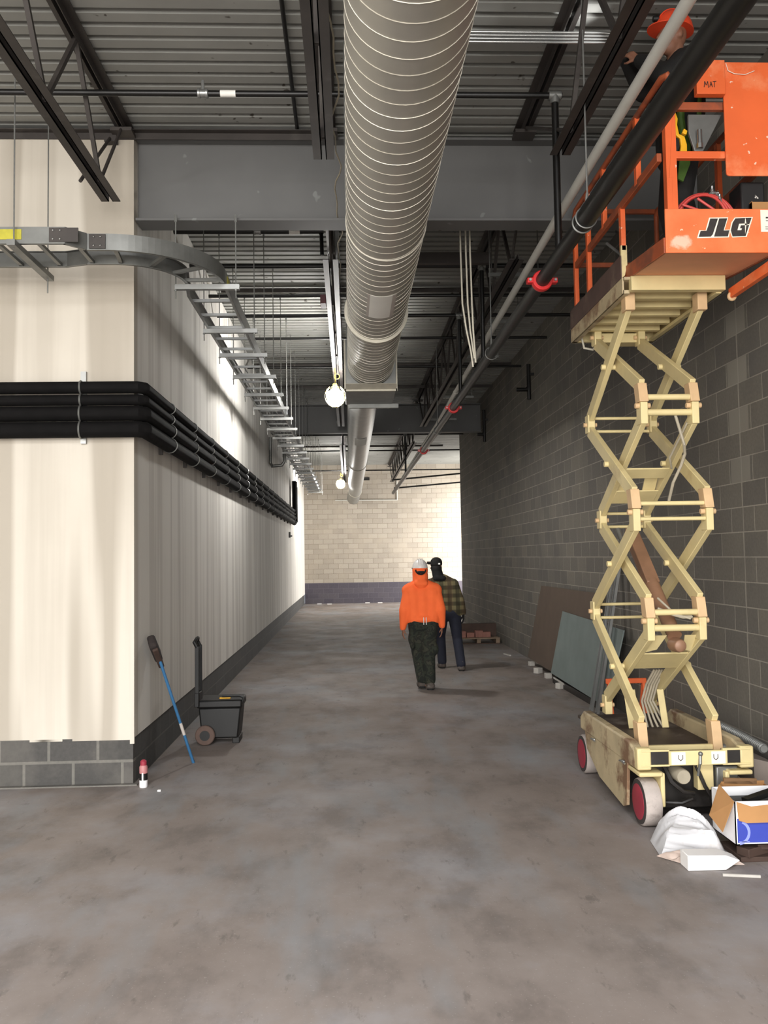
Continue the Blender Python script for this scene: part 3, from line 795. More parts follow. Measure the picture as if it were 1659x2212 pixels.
# bracing plates between inner arms
def slope_plate(name, a, b, f0, f1, w, m, hole=False):
    A = V((0, *a)); B = V((0, *b))
    p = A+(B-A)*f0; q = A+(B-A)*f1
    return part(MB().bar((CXL, p.y-.045, p.z-.02), (CXL, q.y-.045, q.z-.02), w, .012, (0,-1,.6)), name, m, L, .003)
ra, rb = (RY, zr[0]+.06), (FY, zf[1]-.13)
slope_plate('brace_plate', ra, rb, .56, .78, 2*xi_-.03, M['cream'])
part(MB().prism([(CXL-xi_+.02, FY+.02, 1.26), (CXL-.05, FY+.02, 1.26), (CXL-.09, FY+.12, 1.15), (CXL-xi_+.02, FY+.14, 1.13)], (0, .012, 0)), 'brace_plate', M['cream'], L)
part(MB().prism([(CXL+xi_-.02, FY+.02, 1.26), (CXL+.08, FY+.02, 1.26), (CXL+.10, FY+.12, 1.15), (CXL+xi_-.02, FY+.14, 1.13)], (0, .012, 0)), 'brace_plate', M['cream'], L)
ra, rb = (RY, zr[2]+.05), (FY, zf[3]-.13)
slope_plate('brace_plate', ra, rb, .44, .54, 2*xi_-.03, M['cream'])
slope_plate('brace_plate', ra, rb, .16, .30, 2*xi_-.03, M['cream'])
for q in (-.1, .1): part(MB().bar((CXL+q, 6.75, 2.32), (CXL+q, 6.62, 2.48), .1, .012, (0,-1,.6)), 'brace_plate', M['cream'], L)
# lifting cylinder
part(MB().bar((CXL-.01, 6.86, 2.02), (CXL+.0, 6.42, 1.60), .10, .085, (0,-1,1)), 'cylinder_casing', M['hyd'], L, .006)
part(MB().tube((CXL+.0, 6.44, 1.62), (CXL+.02, 6.06, 1.25), .052, n=18), 'cylinder_barrel', M['hyd'], L)
part(MB().lathe([(.022,-.075),(.042,-.065),(.05,-.03),(.05,.06),(.04,.07)], (CXL+.02, 6.02, 1.19), 'y', 20), 'cylinder_head', M['hyd'], L, .004)
part(MB().tube((CXL-.10, 6.9, 2.04), (CXL-.10, 6.55, 1.66), .02, n=12), 'cylinder_rod', M['galv_dull'], L)
# hoses
part(MB().path([(CXL+.05, 5.99, 2.83), (CXL+.12, 6.02, 2.62), (CXL+.155, 6.1, 2.56), (CXL+.14, 6.14, 2.48), (CXL+.10, 6.2, 2.36), (CXL+.02, 6.1, 2.2)], .011, 8), 'hose', M['hose_grey'], L)
part(MB().path([(CXL+.16, 6.05, 2.78), (CXL+.10, 6.25, 2.55), (CXL+.15, 6.35, 2.48)], .008, 8), 'hose', M['hose_grey'], L)
part(MB().path([(CXL-.12, 6.0, 1.45), (CXL-.02, 5.98, 1.41), (CXL+.05, 5.97, 1.39), (CXL+.12, 5.99, 1.39)], .012, 8), 'hose', M['hose_grey'], L)
part(MB().path([(CXL-.08, 6.1, 1.52), (CXL+.0, 5.98, 1.41), (CXL+.1, 5.96, 1.38)], .008, 8), 'hose', M['hose_grey'], L)
for i in range(5):
    x = CXL+.06+.022*i
    part(MB().path([(x+.05, 6.75, .92), (x, 6.80, .80), (x-.02, 6.86, .66), (x+.012*i, 6.84, .52), (x+.02*i, 6.8, .46)], .009, 8), 'hose', M['hose_grey'], L)
for x in (CXL-.10, CXL-.06, CXL+.17):
    part(MB().bar((x, 6.8, .76), (x+.03, 6.78, .46), .02, .05), 'link_bar', M['cream'], L, .002)
part(MB().path([(2.02, 7.2, 3.70), (2.05, 7.24, 3.62), (2.12, 7.22, 3.60), (2.17, 7.1, 3.66)], .009, 8), 'hose', M['duct_ring'], L)

# chassis
C0, C1 = 1.895, 2.685
part(MB().box(2.03, 2.55, 5.9, 7.45, .09, .43), 'chassis_body', M['grime'], L, .01)
part(MB().box(C0+.06, C1-.06, 5.80, 7.42, .43, .455), 'chassis_deck', M['deckplate'], L, .003)
for x0, x1 in ((C0, C0+.07), (C1-.07, C1)):
    part(MB().prism([(x0, 5.76, .40), (x0, 5.76, .52), (x0, 5.90, .56), (x0, 7.02, .56), (x0, 7.12, .50), (x0, 7.12, .40)], (x1-x0, 0, 0)), 'side_cover', M['cream_dirty'], L, .012)
for x0 in (C0+.004, C1-.03):
    part(MB().prism([(x0, 5.93, .41), (x0, 7.0, .41), (x0, 6.95, .27), (x0, 6.62, .13), (x0, 6.05, .07), (x0, 5.97, .10)], (.022, 0, 0)), 'side_skirt', M['cream_dirty'], L, .004)
part(MB().sphere((C0-.005, 5.98, .395), .012).sphere((C0-.005, 6.7, .395), .012).path([(C0-.01, 5.94, .39), (C0-.02, 6.0, .40), (C0-.01, 6.06, .385)], .007, 6).path([(C0-.01, 6.66, .39), (C0-.02, 6.72, .40), (C0-.01, 6.78, .385)], .007, 6), 'cover_latch', M['chrome'], L)
for sx in (-1, 1):
    X_ = lambda d: CXL+sx*d
    def bx(d0, d1, y0, y1, z0, z1): return MB().box(min(X_(d0), X_(d1)), max(X_(d0), X_(d1)), y0, y1, z0, z1)
    part(bx(.30, .395, 5.70, 5.77, .40, .545), 'corner_post', M['cream'], L, .012)
    part(bx(.18, .36, 5.705, 5.74, .435, .525), 'bumper_pocket', M['grime'], L, .004)
    part(bx(.18, .37, 5.695, 5.72, .522, .535), 'bumper_lip', M['cream'], L, .002)
    part(bx(.18, .37, 5.695, 5.72, .425, .437), 'bumper_lip', M['cream'], L, .002)
    part(bx(.225, .385, 5.70, 5.98, .355, .385), 'wheel_yoke', M['cream'], L, .01)
    part(bx(.205, .235, 5.72, 5.93, .15, .375), 'wheel_yoke', M['cream'], L, .008)
    for yy in (5.84, 7.26):
        xo2 = X_(.352); wdt = -.115*sx
        pr = [(.05, 0), (.125, .006*1), (.15, .004), (.158, .018), (.158, .10), (.15, .114), (.05, .114)]
        w_ = part(MB().lathe([(r, -sx*h) for r, h in pr], (xo2, yy, .160), 'x', 36), 'wheel', M['tyre'], L)
        part(MB().lathe([(.001, sx*.006), (.10, sx*.006), (.118, sx*.003), (.118, -sx*.006)], (xo2, yy, .160), 'x', 32), 'wheel_disc', M['wheel_red'], w_, 0, 'dark red wheel disc')
        part(MB().lathe([(.119, sx*.001), (.147, -sx*.0015), (.147, -sx*.006), (.119, -sx*.006)], (xo2, yy, .160), 'x', 32), 'tyre_sidewall', M['tyre_side'], w_)
bm_ = part(MB().box(2.105, 2.50, 5.69, 5.715, .43, .525), 'front_bumper', M['cream'], L, .003)
for x in (2.12, 2.39):
    d = MB(); d.mi = 0; d.box(x, x+.095, 5.6885, 5.6905, .437, .518)
    d.mi = 1; cx = x+.062 if x < 2.2 else x+.03
    d.path([(cx-.014, 5.688, .50), (cx-.014, 5.688, .475), (cx, 5.688, .462), (cx+.014, 5.688, .475), (cx+.014, 5.688, .50)], .0025, 5)
    part(d, 'hook_decal', [M['logo_white'], M['ink']], bm_)
part(MB().tube((2.315, 5.69, .50), (2.305, 5.67, .44), .011, n=8).sphere((2.315, 5.685, .505), .016).tube((2.305, 5.675, .445), (2.30, 5.70, .36), .009, n=8), 'tow_pin', M['galv_dull'], L)
part(MB().path([(2.12, 5.84, .40), (2.15, 5.78, .30), (2.22, 5.76, .24), (2.30, 5.78, .22)], .015, 8).path([(2.10, 5.8, .16), (2.2, 5.74, .17), (2.28, 5.76, .19)], .014, 8).path([(2.33, 5.80, .40), (2.36, 5.74, .28), (2.42, 5.75, .18), (2.44, 5.80, .10)], .013, 8), 'hose', M['grime'], L)
part(MB().lathe([(.045,-.06),(.05,-.05),(.05,.10)], (2.22, 5.80, .34), 'y', 18), 'motor', M['hose_grey'], L)
part(MB().box(2.33, 2.44, 5.78, 5.86, .24, .43), 'valve_block', M['cream'], L, .006)
part(MB().box(2.45, 2.60, 5.76, 5.9, .22, .40).lathe([(.03,0),(.035,.03),(.03,.06)], (2.53, 5.70, .28), 'y', 16), 'drive_box', M['galv_dull'], L, .01)

# ------------------------------------------------------------------ platform
PX0, PX1 = 1.955, 2.665
part(MB().box(1.995, PX1, 5.82, 5.88, 3.682, 3.786), 'platform_crossbeam', M['cream'], L, .003)
part(MB().box(PX0, PX0+.045, 5.88, 7.28, 3.675, 3.70).box(PX0-.006, PX0+.006, 5.88, 7.28, 3.675, 3.788), 'platform_channel', M['cream_dirty'], L)
part(MB().box(PX1-.045, PX1, 5.88, 7.28, 3.675, 3.70).box(PX1-.006, PX1, 5.88, 7.28, 3.675, 3.775), 'platform_channel', M['cream'], L)
part(MB().box(PX0, PX1, 7.24, 7.29, 3.675, 3.78), 'platform_crossbeam', M['cream'], L, .003)
for y in (6.08, 6.30, 6.52, 6.74, 6.96):
    part(MB().box(PX0+.05, PX1-.05, y, y+.06, 3.70, 3.76), 'platform_rib', M['cream'], L, .003)
part(MB().box(2.10, 2.50, 7.05, 7.2, 3.62, 3.70), 'underside_box', M['cream'], L, .006)
part(MB().box(PX0, PX1, 5.85, 7.29, 3.765, 3.785), 'platform_floor', M['cream_dirty'], L)
for x, nm_ in ((PX0-.006, 'l'), (PX1, 'r')):
    part(MB().box(x, x+.006, 5.90, 7.29, 3.792, 3.955), 'toe_board', M['brown_side'], L)
# sliding extension, drooping a touch at its free end
def droop(mb):
    for p in mb.v: p.z += (p.y-5.83)*.095
    return mb
part(droop(MB().box(2.005, 2.72, 5.2, 6.1, 3.788, 3.80)), 'extension_floor', M['orange_floor'], L)
part(droop(MB().box(1.995, 2.012, 5.2, 6.05, 3.78, 3.88)), 'extension_side', M['orange_dull'], L, .003)
part(droop(MB().box(2.715, 2.732, 5.2, 6.05, 3.78, 3.88)), 'extension_side', M['orange_dull'], L, .003)
part(MB().box(2.70, 2.74, 5.15, 5.86, 3.63, 3.70), 'lower_rail', M['orange'], L, .004)
part(MB().ring((2.715, 5.84, 3.64), (0,1,0), .022, .012, 16, 8), 'tie_down_ring', M['tan'], L)
tb_ = part(MB().box(2.004, 2.745, 5.185, 5.20, 3.718, 3.998), 'front_toe_board', M['orange_scuffed'], L, .003)
# maker's emblem and notice
YB = 5.1845
def pl(pts, y, th=.0012):
    return [(2.212+(a-508)*.000371, y, 3.817-(b-634)*.000371) for a, b in pts], (0, -th, 0)
em = MB(); em.mi = 0
em.prism(*pl([(700,302),(1030,296),(958,512),(1055,508),(1028,640),(480,655),(525,518),(632,522)], YB, .0012))
em.prism(*pl([(1140,300),(1455,290),(1335,632),(1085,642),(1045,530),(1080,385)], YB, .0012))
em.mi = 1
em.prism(*pl([(718,318),(850,318),(752,590),(715,630),(508,634),(545,532),(645,528),(675,455)], YB-.0012, .0012))
em.prism(*pl([(872,316),(1010,314),(940,524),(1040,520),(1010,626),(772,630)], YB-.0012, .0012))
em.prism(*pl([(1150,315),(1430,305),(1315,620),(1090,628),(1065,520),(1100,390)], YB-.0012, .0012))
em.mi = 0
em.prism(*pl([(1392,402),(1210,410),(1178,520),(1245,518),(1256,488),(1222,486),(1238,436),(1380,430)], YB-.0024, .0008))
em.prism(*pl([(1322,300),(1334,400),(1425,408),(1334,424),(1310,580),(1311,424),(1306,408)], YB-.0024, .0008))
part(em, 'emblem', [M['logo_white'], M['ink']], tb_, label='dark slanted JLG letters with white outline')
nt = MB(); nt.mi = 0; nt.box(2.612, 2.745, 5.1825, 5.1845, 3.85, 3.99); nt.mi = 1
for i, (a, b) in enumerate(((2.645, 2.735), (2.645, 2.71), (2.64, 2.735), (2.64, 2.735))):
    z = (3.935, 3.918, 3.878, 3.865)[i]; nt.box(a, b, 5.1815, 5.1826, z, z+(.010 if i == 0 else .004))
part(nt, 'notice', [M['logo_white'], M['ink']], tb_)
# guard rails
RX = 1.985
part(MB().path([(RX, 7.19, 4.60), (RX, 7.19, 4.76), (RX, 7.15, 4.80), (RX, 5.12, 4.80), (RX+.02, 5.08, 4.795), (RX+.055, 5.08, 4.74), (RX+.06, 5.10, 4.60)], .021, 10), 'top_rail', M['orange_dull'], L)
part(MB().bar((RX, 7.18, 4.32), (RX, 5.2, 4.335), .032, .055), 'mid_rail', M['orange_dull'], L, .004)
for y, z0, z1 in ((7.19, 3.9, 4.60), (6.80, 3.95, 4.79), (6.36, 4.33, 4.79), (5.95, 4.0, 4.32), (5.60, 4.33, 4.79)):
    part(MB().bar((RX, y, z0), (RX, y, z1), .035, .05, (0,1,0)), 'rail_post', M['orange'], L, .004)
part(MB().box(RX-.012, RX+.012, 7.18, 7.20, 3.68, 3.9), 'rail_post', M['silver'], L)
part(MB().prism([(RX-.022, 5.955, 4.04), (RX+.022, 5.955, 4.04), (RX+.022, 5.955, 3.90), (RX+.002, 5.955, 3.82), (RX-.022, 5.955, 3.80)], (0, -.03, 0)), 'post_socket', M['cream'], L, .003)
part(MB().tube((RX-.03, 6.22, 4.16), (RX+.02, 5.98, 3.97), .011, n=8), 'latch_bar', M['galv_dull'], L)
RX2 = 2.70
part(MB().path([(RX2, 7.19, 3.8), (RX2, 7.19, 4.76), (RX2, 7.15, 4.80), (RX2, 5.25, 4.80)], .021, 10), 'top_rail', M['orange_dull'], L)
part(MB().bar((RX2, 7.18, 4.32), (RX2, 5.2, 4.335), .032, .055), 'mid_rail', M['orange_dull'], L, .004)
for y in (6.80, 5.95): part(MB().bar((RX2, y, 3.95), (RX2, y, 4.79), .035, .05, (0,1,0)), 'rail_post', M['orange'], L, .004)
for z_ in (4.78, 4.31): part(MB().box(RX, RX2, 7.175, 7.205, z_, z_+.04), 'rear_rail', M['orange_dull'], L, .004)
part(MB().box(2.024, 2.092, 5.19, 5.245, 3.99, 4.80).box(2.024, 2.058, 5.188, 5.19, 3.99, 4.2), 'front_post', M['orange'], L, .005)
part(MB().box(2.085, 2.745, 5.19, 5.23, 4.325, 4.372), 'front_mid_rail', M['orange'], L, .004)
part(MB().box(2.09, 2.745, 5.20, 5.235, 4.645, 4.695), 'front_top_rail', M['orange_dull'], L, .004)
def rrect(x0, x1, z0, z1, r, y):
    pts = []
    for cx, cz, a in ((x1-r, z1-r, 0), (x0+r, z1-r, 90), (x0+r, z0+r, 180), (x1-r, z0+r, 270)):
        for i in range(5):
            q = math.radians(a+22.5*i); pts.append((cx+r*math.cos(q), y, cz+r*math.sin(q)))
    return pts
part(MB().prism(rrect(2.40, 2.76, 4.205, 4.94, .022, 5.185), (0, -.012, 0)), 'guard_panel', M['orange'], L, .002)
db = part(MB().prism([(2.216, 5.19, 4.715), (2.400, 5.19, 4.715), (2.400, 5.19, 4.935), (2.275, 5.19, 4.935), (2.216, 5.19, 4.845)], (0, -.05, 0)), 'document_box', M['orange'], L, .004)
lt = MB(); YL = 5.139
def stroke(a, b): lt.bar((a[0], YL, a[1]), (b[0], YL, b[1]), .003, .0062, (0,1,0))
x0, z0, s = 2.262, 4.757, .037
for a, b in (((0,0),(.1,1.0)), ((.1,1.0),(.35,.35)), ((.35,.35),(.62,1.0)), ((.62,1.0),(.72,-.1)),
             ((.95,0),(1.18,.95)), ((1.18,.95),(1.42,0)), ((1.03,.38),(1.36,.38)),
             ((1.72,0),(1.78,.98)), ((1.5,.95),(2.1,1.02))):
    stroke((x0+a[0]*s, z0+a[1]*s), (x0+b[0]*s, z0+b[1]*s))
part(lt, 'hand_lettering', M['ink'], db, label='handwritten MAT in dark marker')
part(MB().prism([(2.20, 5.25, 4.64), (2.42, 5.25, 4.64), (2.29, 5.25, 4.40), (2.235, 5.25, 4.40), (2.20, 5.25, 4.52)], (0, .02, 0)), 'gate_bracket', M['galv_dull'], L, .003)
part(MB().tube((2.262, 5.235, 4.53), (2.262, 5.235, 4.43), .017, n=14).tube((2.262, 5.235, 4.44), (2.262, 5.235, 4.41), .022, n=8), 'socket_plug', M['chrome'], L)
part(MB().path([(2.42, 5.17, 4.93), (2.43, 5.165, 4.88), (2.47, 5.165, 4.86), (2.54, 5.165, 4.855), (2.6, 5.165, 4.88)], .0022, 5), 'tie_wire', M['logo_white'], L)

# things riding on the platform
FZ = 3.768
t = thing('air_hose', 'coil of red air hose lying behind the orange front board of the lift', 'hose', (2.29, 5.3, FZ-.03))
for i in range(6):
    R = .15+.011*i+random.uniform(-.01, .01); pts = []
    for k in range(36):
        a = 2*PI*k/36
        pts.append((2.29+R*1.05*math.cos(a)+.01*i, 5.30+.018*i-.03*math.sin(a)+.004*math.sin(3*a+i), FZ+.205+R*math.sin(a)*(.98+.04*math.sin(i))))
    part(MB().path(pts, .0085, 8, True, True), 'hose_loop', M['hose_red'], t)
part(MB().path([(2.15, 5.27, 4.06), (2.25, 5.26, 4.02), (2.4, 5.25, 3.985)], .0085, 8).path([(2.25, 5.27, 4.10), (2.34, 5.26, 4.03), (2.37, 5.25, 4.0)], .0085, 8), 'hose_end', M['hose_red'], t)
t = thing('hand_tool', 'yellow crimping tool hanging inside the front rail of the lift', 'tool', (2.15, 5.25, 4.37))
mb = MB().prism([(2.085, 5.245, 4.66), (2.118, 5.245, 4.655), (2.132, 5.245, 4.61), (2.127, 5.245, 4.57), (2.137, 5.245, 4.51), (2.172, 5.245, 4.495), (2.186, 5.245, 4.44), (2.184, 5.245, 4.373), (2.135, 5.245, 4.373), (2.146, 5.245, 4.43), (2.142, 5.245, 4.48), (2.115, 5.245, 4.50)], (0, .025, 0))
part(mb, 'tool_body', M['tool_yellow'], t, .005)
part(MB().prism([(2.155, 5.243, 4.515), (2.168, 5.243, 4.545), (2.19, 5.243, 4.53), (2.183, 5.243, 4.505)], (0, .025, 0)), 'trigger', M['tool_yellow'], t, .003)
part(MB().prism([(2.112, 5.248, 4.49), (2.135, 5.248, 4.48), (2.138, 5.248, 4.43), (2.12, 5.248, 4.374), (2.11, 5.248, 4.374)], (0, .02, 0)), 'grip', M['plastic_black'], t, .003)
solo(MB().box(2.535, 2.69, 5.27, 5.45, FZ, 4.21), 'tote', M['splat'], 'black tote splattered with white paint behind the orange guard panel', 'tote', None, .012)
t = thing('cardboard_box', 'small open cardboard box peeking over the orange board of the lift', 'box', (2.65, 5.23, FZ-.02))
part(MB().box(2.575, 2.70, 5.212, 5.25, FZ-.02, 4.055).box(2.575, 2.578, 5.212, 5.25, FZ, 4.06), 'carton', M['card'], t, .002)
fit = MB()
for i, (x, z) in enumerate(((2.36, 4.175), (2.385, 4.15), (2.41, 4.125), (2.372, 4.15))):
    fit.lathe([(.007,-.02),(.013,-.018),(.013,-.004),(.008,0),(.010,.016),(.006,.02)], (x, 5.30+.003*i, z), 'x' if i % 2 else 'z', 12)
part(fit.path([(2.33, 5.30, 4.13), (2.36, 5.30, 4.16), (2.41, 5.30, 4.12), (2.43, 5.29, 4.02)], .006, 6), 'brass_fittings', M['chrome'], bpy.data.objects['air_hose'])
# ------------------------------------------------------------------ floor things, right side
t = thing('plastic_sheet', 'crumpled whitish plastic sheeting lying before the lift wheel', 'plastic sheet', (2.12, 5.4, 0))
from mathutils import noise as NZ
def heap(outline, c, h, seed, n=110, m=46, fold=.05):
    """a crumpled, draped sheet: rings from the outline in to the crown, folded by ridged noise"""
    vs = []; fs = []; out = []; K = len(outline); so = V((seed*3.1, seed*1.7, seed))
    for i in range(n):
        f = i/n*K; a = V(outline[int(f) % K]); b = V(outline[(int(f)+1) % K]); out.append(a.lerp(b, f-int(f)))
    for r in range(m+1):
        k = r/m
        for i in range(n):
            p = out[i].lerp(V(c), k)
            q = V((p.x*2.0+p.y*1.6, p.y*8.0+p.x*3.0, 0))+so
            w = NZ.noise_vector(q*1.3)*.35
            rg = 1-abs(NZ.noise(q+w))*2.2; r2 = 1-abs(NZ.noise(q*2.7+w*2))*2.; r3 = 1-abs(NZ.noise(q*6.5+w))*2.
            big = NZ.noise(q*.5)
            z = h*(1-(1-k)**2.0)*(1+.35*big) + fold*min(1, k*4)*(.8*rg+.45*r2+.10*r3-.55)
            vs.append((p.x, p.y, max(.003, z+.004)))
    for r in range(m):
        for i in range(n):
            j = (i+1) % n; fs.append((r*n+i, r*n+j, (r+1)*n+j, (r+1)*n+i))
    fs.append(tuple(m*n+i for i in range(n)))
    fs.append(tuple(reversed(range(n))))
    return MB().add(vs, fs)
part(heap([(1.86,5.22,0),(2.08,5.12,0),(2.24,5.10,0),(2.265,5.22,0),(2.33,5.44,0),(2.37,5.62,0),(2.28,5.66,0),(2.12,5.67,0),(1.99,5.66,0),(1.90,5.52,0)], (2.12,5.50,0), .175, 5), 'sheet', M['bag'], t)
part(heap([(1.84,5.24,0),(1.96,5.08,0),(2.16,5.06,0),(2.30,5.05,0),(2.20,5.17,0),(2.0,5.2,0)], (2.05,5.13,0), .03, 9, 60, 20, .05), 'torn_edge', mat('dirty_film', 'b9a79c', .5, 0, .2, 14), t)
t = thing('foam_block', 'white foam block with pointed end in front of the plastic sheeting', 'foam block', (2.1, 5.02, 0))
part(MB().prism([(1.935, 4.985, .002), (2.16, 4.985, .002), (2.255, 5.01, .045), (2.16, 4.985, .085), (1.935, 4.985, .090)], (0, .12, 0)), 'block', M['foam_white'], t, .004)
# cartons
t = thing('blue_carton', 'blue and white carton with torn brown flaps beside the plastic sheeting', 'box', (2.50, 5.25, .105))
bx0, bx1, by0, by1, bz0, bz1 = 2.268, 2.72, 5.09, 5.42, .105, .36
body = MB(); body.mi = 0
body.box(bx0, bx1, by0, by0+.006, bz0, bz1); body.box(bx0, bx0+.006, by0, by1, bz0, bz1); body.box(bx1-.006, bx1, by0, by1, bz0, bz1); body.box(bx0, bx1, by1-.006, by1, bz0, bz1); body.box(bx0, bx1, by0, by1, bz0, bz0+.006)
b_ = part(body, 'carton_body', M['box_white'], t)
pr = MB(); pr.mi = 0; pr.box(bx0+.012, bx1, by0-.002, by0, bz0+.014, bz0+.155); 
pr.mi = 1
for i in range(13):
    a0 = -1.45+2.6*i/13; a1 = -1.45+2.6*(i+1)/13; cx, cz = bx0+.015, bz0+.075
    pr.prism([(cx+.058*math.cos(a0), by0-.002, cz+.058*math.sin(a0)), (cx+.074*math.cos(a0), by0-.002, cz+.074*math.sin(a0)), (cx+.074*math.cos(a1), by0-.002, cz+.074*math.sin(a1)), (cx+.058*math.cos(a1), by0-.002, cz+.058*math.sin(a1))], (0, -.001, 0))
for i in range(9): pr.box(bx0+.02+.007*i, bx0+.0255+.007*i, by0-.003, by0-.002, bz0+.018, bz0+.023)
pr.mi = 2; pr.box(bx0+.118, bx0+.16, by0-.003, by0-.002, bz0+.13, bz0+.152)
part(pr, 'print_panel', [M['box_blue'], M['box_lblue'], M['box_white']], b_)
fl = MB(); fl.prism([(bx0+.02, by0-.003, bz0+.145), (bx0+.06, by0-.02, bz0+.135), (bx1, by0-.02, bz0+.135), (bx1, by0-.002, bz1+.0), (bx0+.1, by0-.002, bz1-.03), (bx0+.01, by0-.002, bz1-.0)], (0, -.003, 0))
part(fl, 'flap', M['card'], t)
part(MB().prism([(bx0-.001, by0+.0, bz1), (bx0-.05, by0+.06, bz0+.06), (bx0-.07, by0+.20, bz0+.12), (bx0-.002, by0+.20, bz1+.05)], (-.003, 0, 0)), 'flap', M['card'], t)
part(MB().box(bx0+.03, bx1-.02, by0+.03, by1-.03, bz1-.10, bz1-.05).bar((bx0+.1, by0+.08, bz1-.02), (bx1-.05, by0+.2, bz1+.02), .05, .03), 'contents', M['plastic_black'], t)
t = thing('open_carton', 'open brown carton standing behind the blue one by the lift bumper', 'box', (2.52, 5.56, 0))
c0, c1, d0, d1 = 2.43, 2.72, 5.45, 5.65
mb = MB().box(c0, c1, d0, d0+.006, .0, .30).box(c0, c1, d1-.006, d1, .0, .33).box(c0, c0+.006, d0, d1, .0, .31).box(c1-.006, c1, d0, d1, 0, .31).box(c0, c1, d0, d1, 0, .006)
part(mb, 'carton_body', M['card'], t)
part(MB().prism([(c0-.001, d0, .30), (c0-.035, d0-.0, .17), (c0-.04, d1-.03, .19), (c0-.001, d1, .32)], (-.003, 0, 0)), 'flap', M['card'], t)
part(MB().bar((c0+.02, d1+.004, .335), (c1-.05, d1+.004, .325), .02, .035), 'rolled_flap', M['card_dark'], t)
part(MB().box(c0-.004, c0-.001, d0+.02, d1-.03, .03, .17), 'side_print', M['box_white'], t)
part(MB().box(c0-.006, c0-.001, d0-.0, d0+.03, .02, .12), 'red_tape', M['red'], t)
solo(MB().prism([(2.80, 5.95, .0), (3.12, 5.95, .0), (3.12, 5.95, .22), (2.96, 5.95, .36), (2.80, 5.95, .40)], (0, 1.25, 0)), 'leaning_board', M['card_grey'], 'grey cardboard crate between the lift and the dark wall', 'box', None, .004)
t = thing('flexible_duct', 'grey ribbed flexible conduit lying on the crate by the dark wall', 'flexible conduit', (3.0, 6.6, .36))
pts = []; rr = []
for i in range(140):
    f = i/139; pts.append((2.985-.03*f+.02*math.sin(3*f), 7.12-1.0*f, .43-.005*f)); rr.append(.036 if i % 4 in (0,1) else .026)
part(MB().path(pts, rr, 14), 'ribbed_tube', M['galv_dull'], t)
solo(MB().box(2.30, 2.66, 5.10, 5.40, 0, .03).bar((2.32, 5.12, .055), (2.68, 5.30, .055), .09, .05).bar((2.36, 5.33, .055), (2.66, 5.36, .055), .05, .05).box(2.42, 2.70, 5.13, 5.3, .06, .10), 'scrap_lumber', M['wood_dark'], 'dark wood scraps under the blue carton', 'wood scraps', None, .004)
solo(MB().box(2.55, 2.68, 4.85, 5.05, 0, .075), 'pale_block', M['chip'], 'pale block at the frame edge in front of the blue carton', 'block', None, .006)
solo(MB().bar((2.10, 4.90, .008), (2.30, 4.86, .008), .012, .014), 'trim_strip', M['chip'], 'thin pale strip on the floor before the foam block', 'strip')

# ------------------------------------------------------------------ things along the dark wall
def sheet(name, tl, tr, br_, bl, th, m, label, cat):
    n = (V(tr)-V(tl)).cross(V(bl)-V(tl)).normalized()
    if n.x < 0: n = -n
    return solo(MB().prism([tl, tr, br_, bl], n*th), name, m, label, cat, None, .002)
sheet('brown_panel', (3.085,13.75,1.34), (3.085,10.5,1.35), (2.96,10.9,.09), (2.96,14.35,.13), .016, M['board_brown'], 'large brown panel leaning on the dark wall behind the grey one', 'panel')
sheet('grey_panel', (3.02,12.15,1.03), (3.02,9.42,.99), (2.90,9.72,.09), (2.90,12.45,.12), .014, M['board_grey'], 'smaller blue grey panel leaning in front of the brown panel', 'panel')
for k, (y, yb, x) in enumerate(((9.87, 9.97, 0), (9.67, 9.80, .02))):
    mb = MB(); a = V((3.125, y, 1.88+.05*k)); b = V((2.80+x, yb, .02)); d = (b-a).normalized()
    mb.bar(a, b, .065, .004, (1,0,0)); s_ = d.cross(V((1,0,0))).normalized()
    for q in (-1, 1): mb.bar(a+s_*q*.032+V((-.014,0,0)), b+s_*q*.032+V((-.014,0,0)), .004, .03, (1,0,0))
    solo(mb, 'metal_stud', M['galv'], ('farther', 'nearer')[k]+' of two thin metal studs leaning on the wall behind the lift', 'metal stud', 'leaning metal studs')
for k, (x, y, s, r, lab) in enumerate(((2.99,14.2,.085,.2,'pale block offcut under the corner of the brown panel'), (2.90,13.3,.10,.6,'pale offcut second from the brown panel corner'), (2.93,12.75,.09,.1,'square pale offcut before the corner of the grey panel'), (2.86,11.75,.09,.5,'nearest pale offcut on the floor before the grey panel'))):
    mb = MB(); c, sn = math.cos(r)*s/2, math.sin(r)*s/2
    mb.prism([(x+c-sn, y+sn+c, .001), (x-c-sn, y-sn+c, .001), (x-c+sn, y-sn-c, .001), (x+c+sn, y+sn-c, .001)], (0, 0, s*.85))
    solo(mb, 'block_offcut', M['chip'], lab, 'offcut', 'pale block offcuts', .004)
solo(MB().bar((2.84, 15.9, .012), (2.90, 15.6, .012), .03, .02), 'wood_chip', M['chip'], 'tiny pale chip on the floor farther along the dark wall', 'chip')
solo(MB().bar((2.86, 12.1, .10), (2.98, 10.9, .012), .012, .02), 'loose_trim', M['chip'], 'pale strip lying slanted before the grey panel', 'strip')
solo(MB().bar((2.98, 10.0, .04), (2.95, 12.3, .04), .12, .08), 'dark_plank', M['grime'], 'dark plank on the floor along the foot of the grey panel', 'plank', None, .003)
# orange trestle behind the lift
t = thing('sawhorse', 'small orange trestle standing behind the lift base', 'sawhorse', (2.77, 8.6, 0))
part(MB().box(2.56, 2.97, 8.585, 8.615, .535, .585), 'crossbar', M['orange'], t, .004)
for x in (2.59, 2.94):
    for dy in (-.16, .16): part(MB().bar((x, 8.6, .55), (x, 8.6+dy, 0), .03, .03, (1,0,0)), 'leg', M['orange'], t, .003)
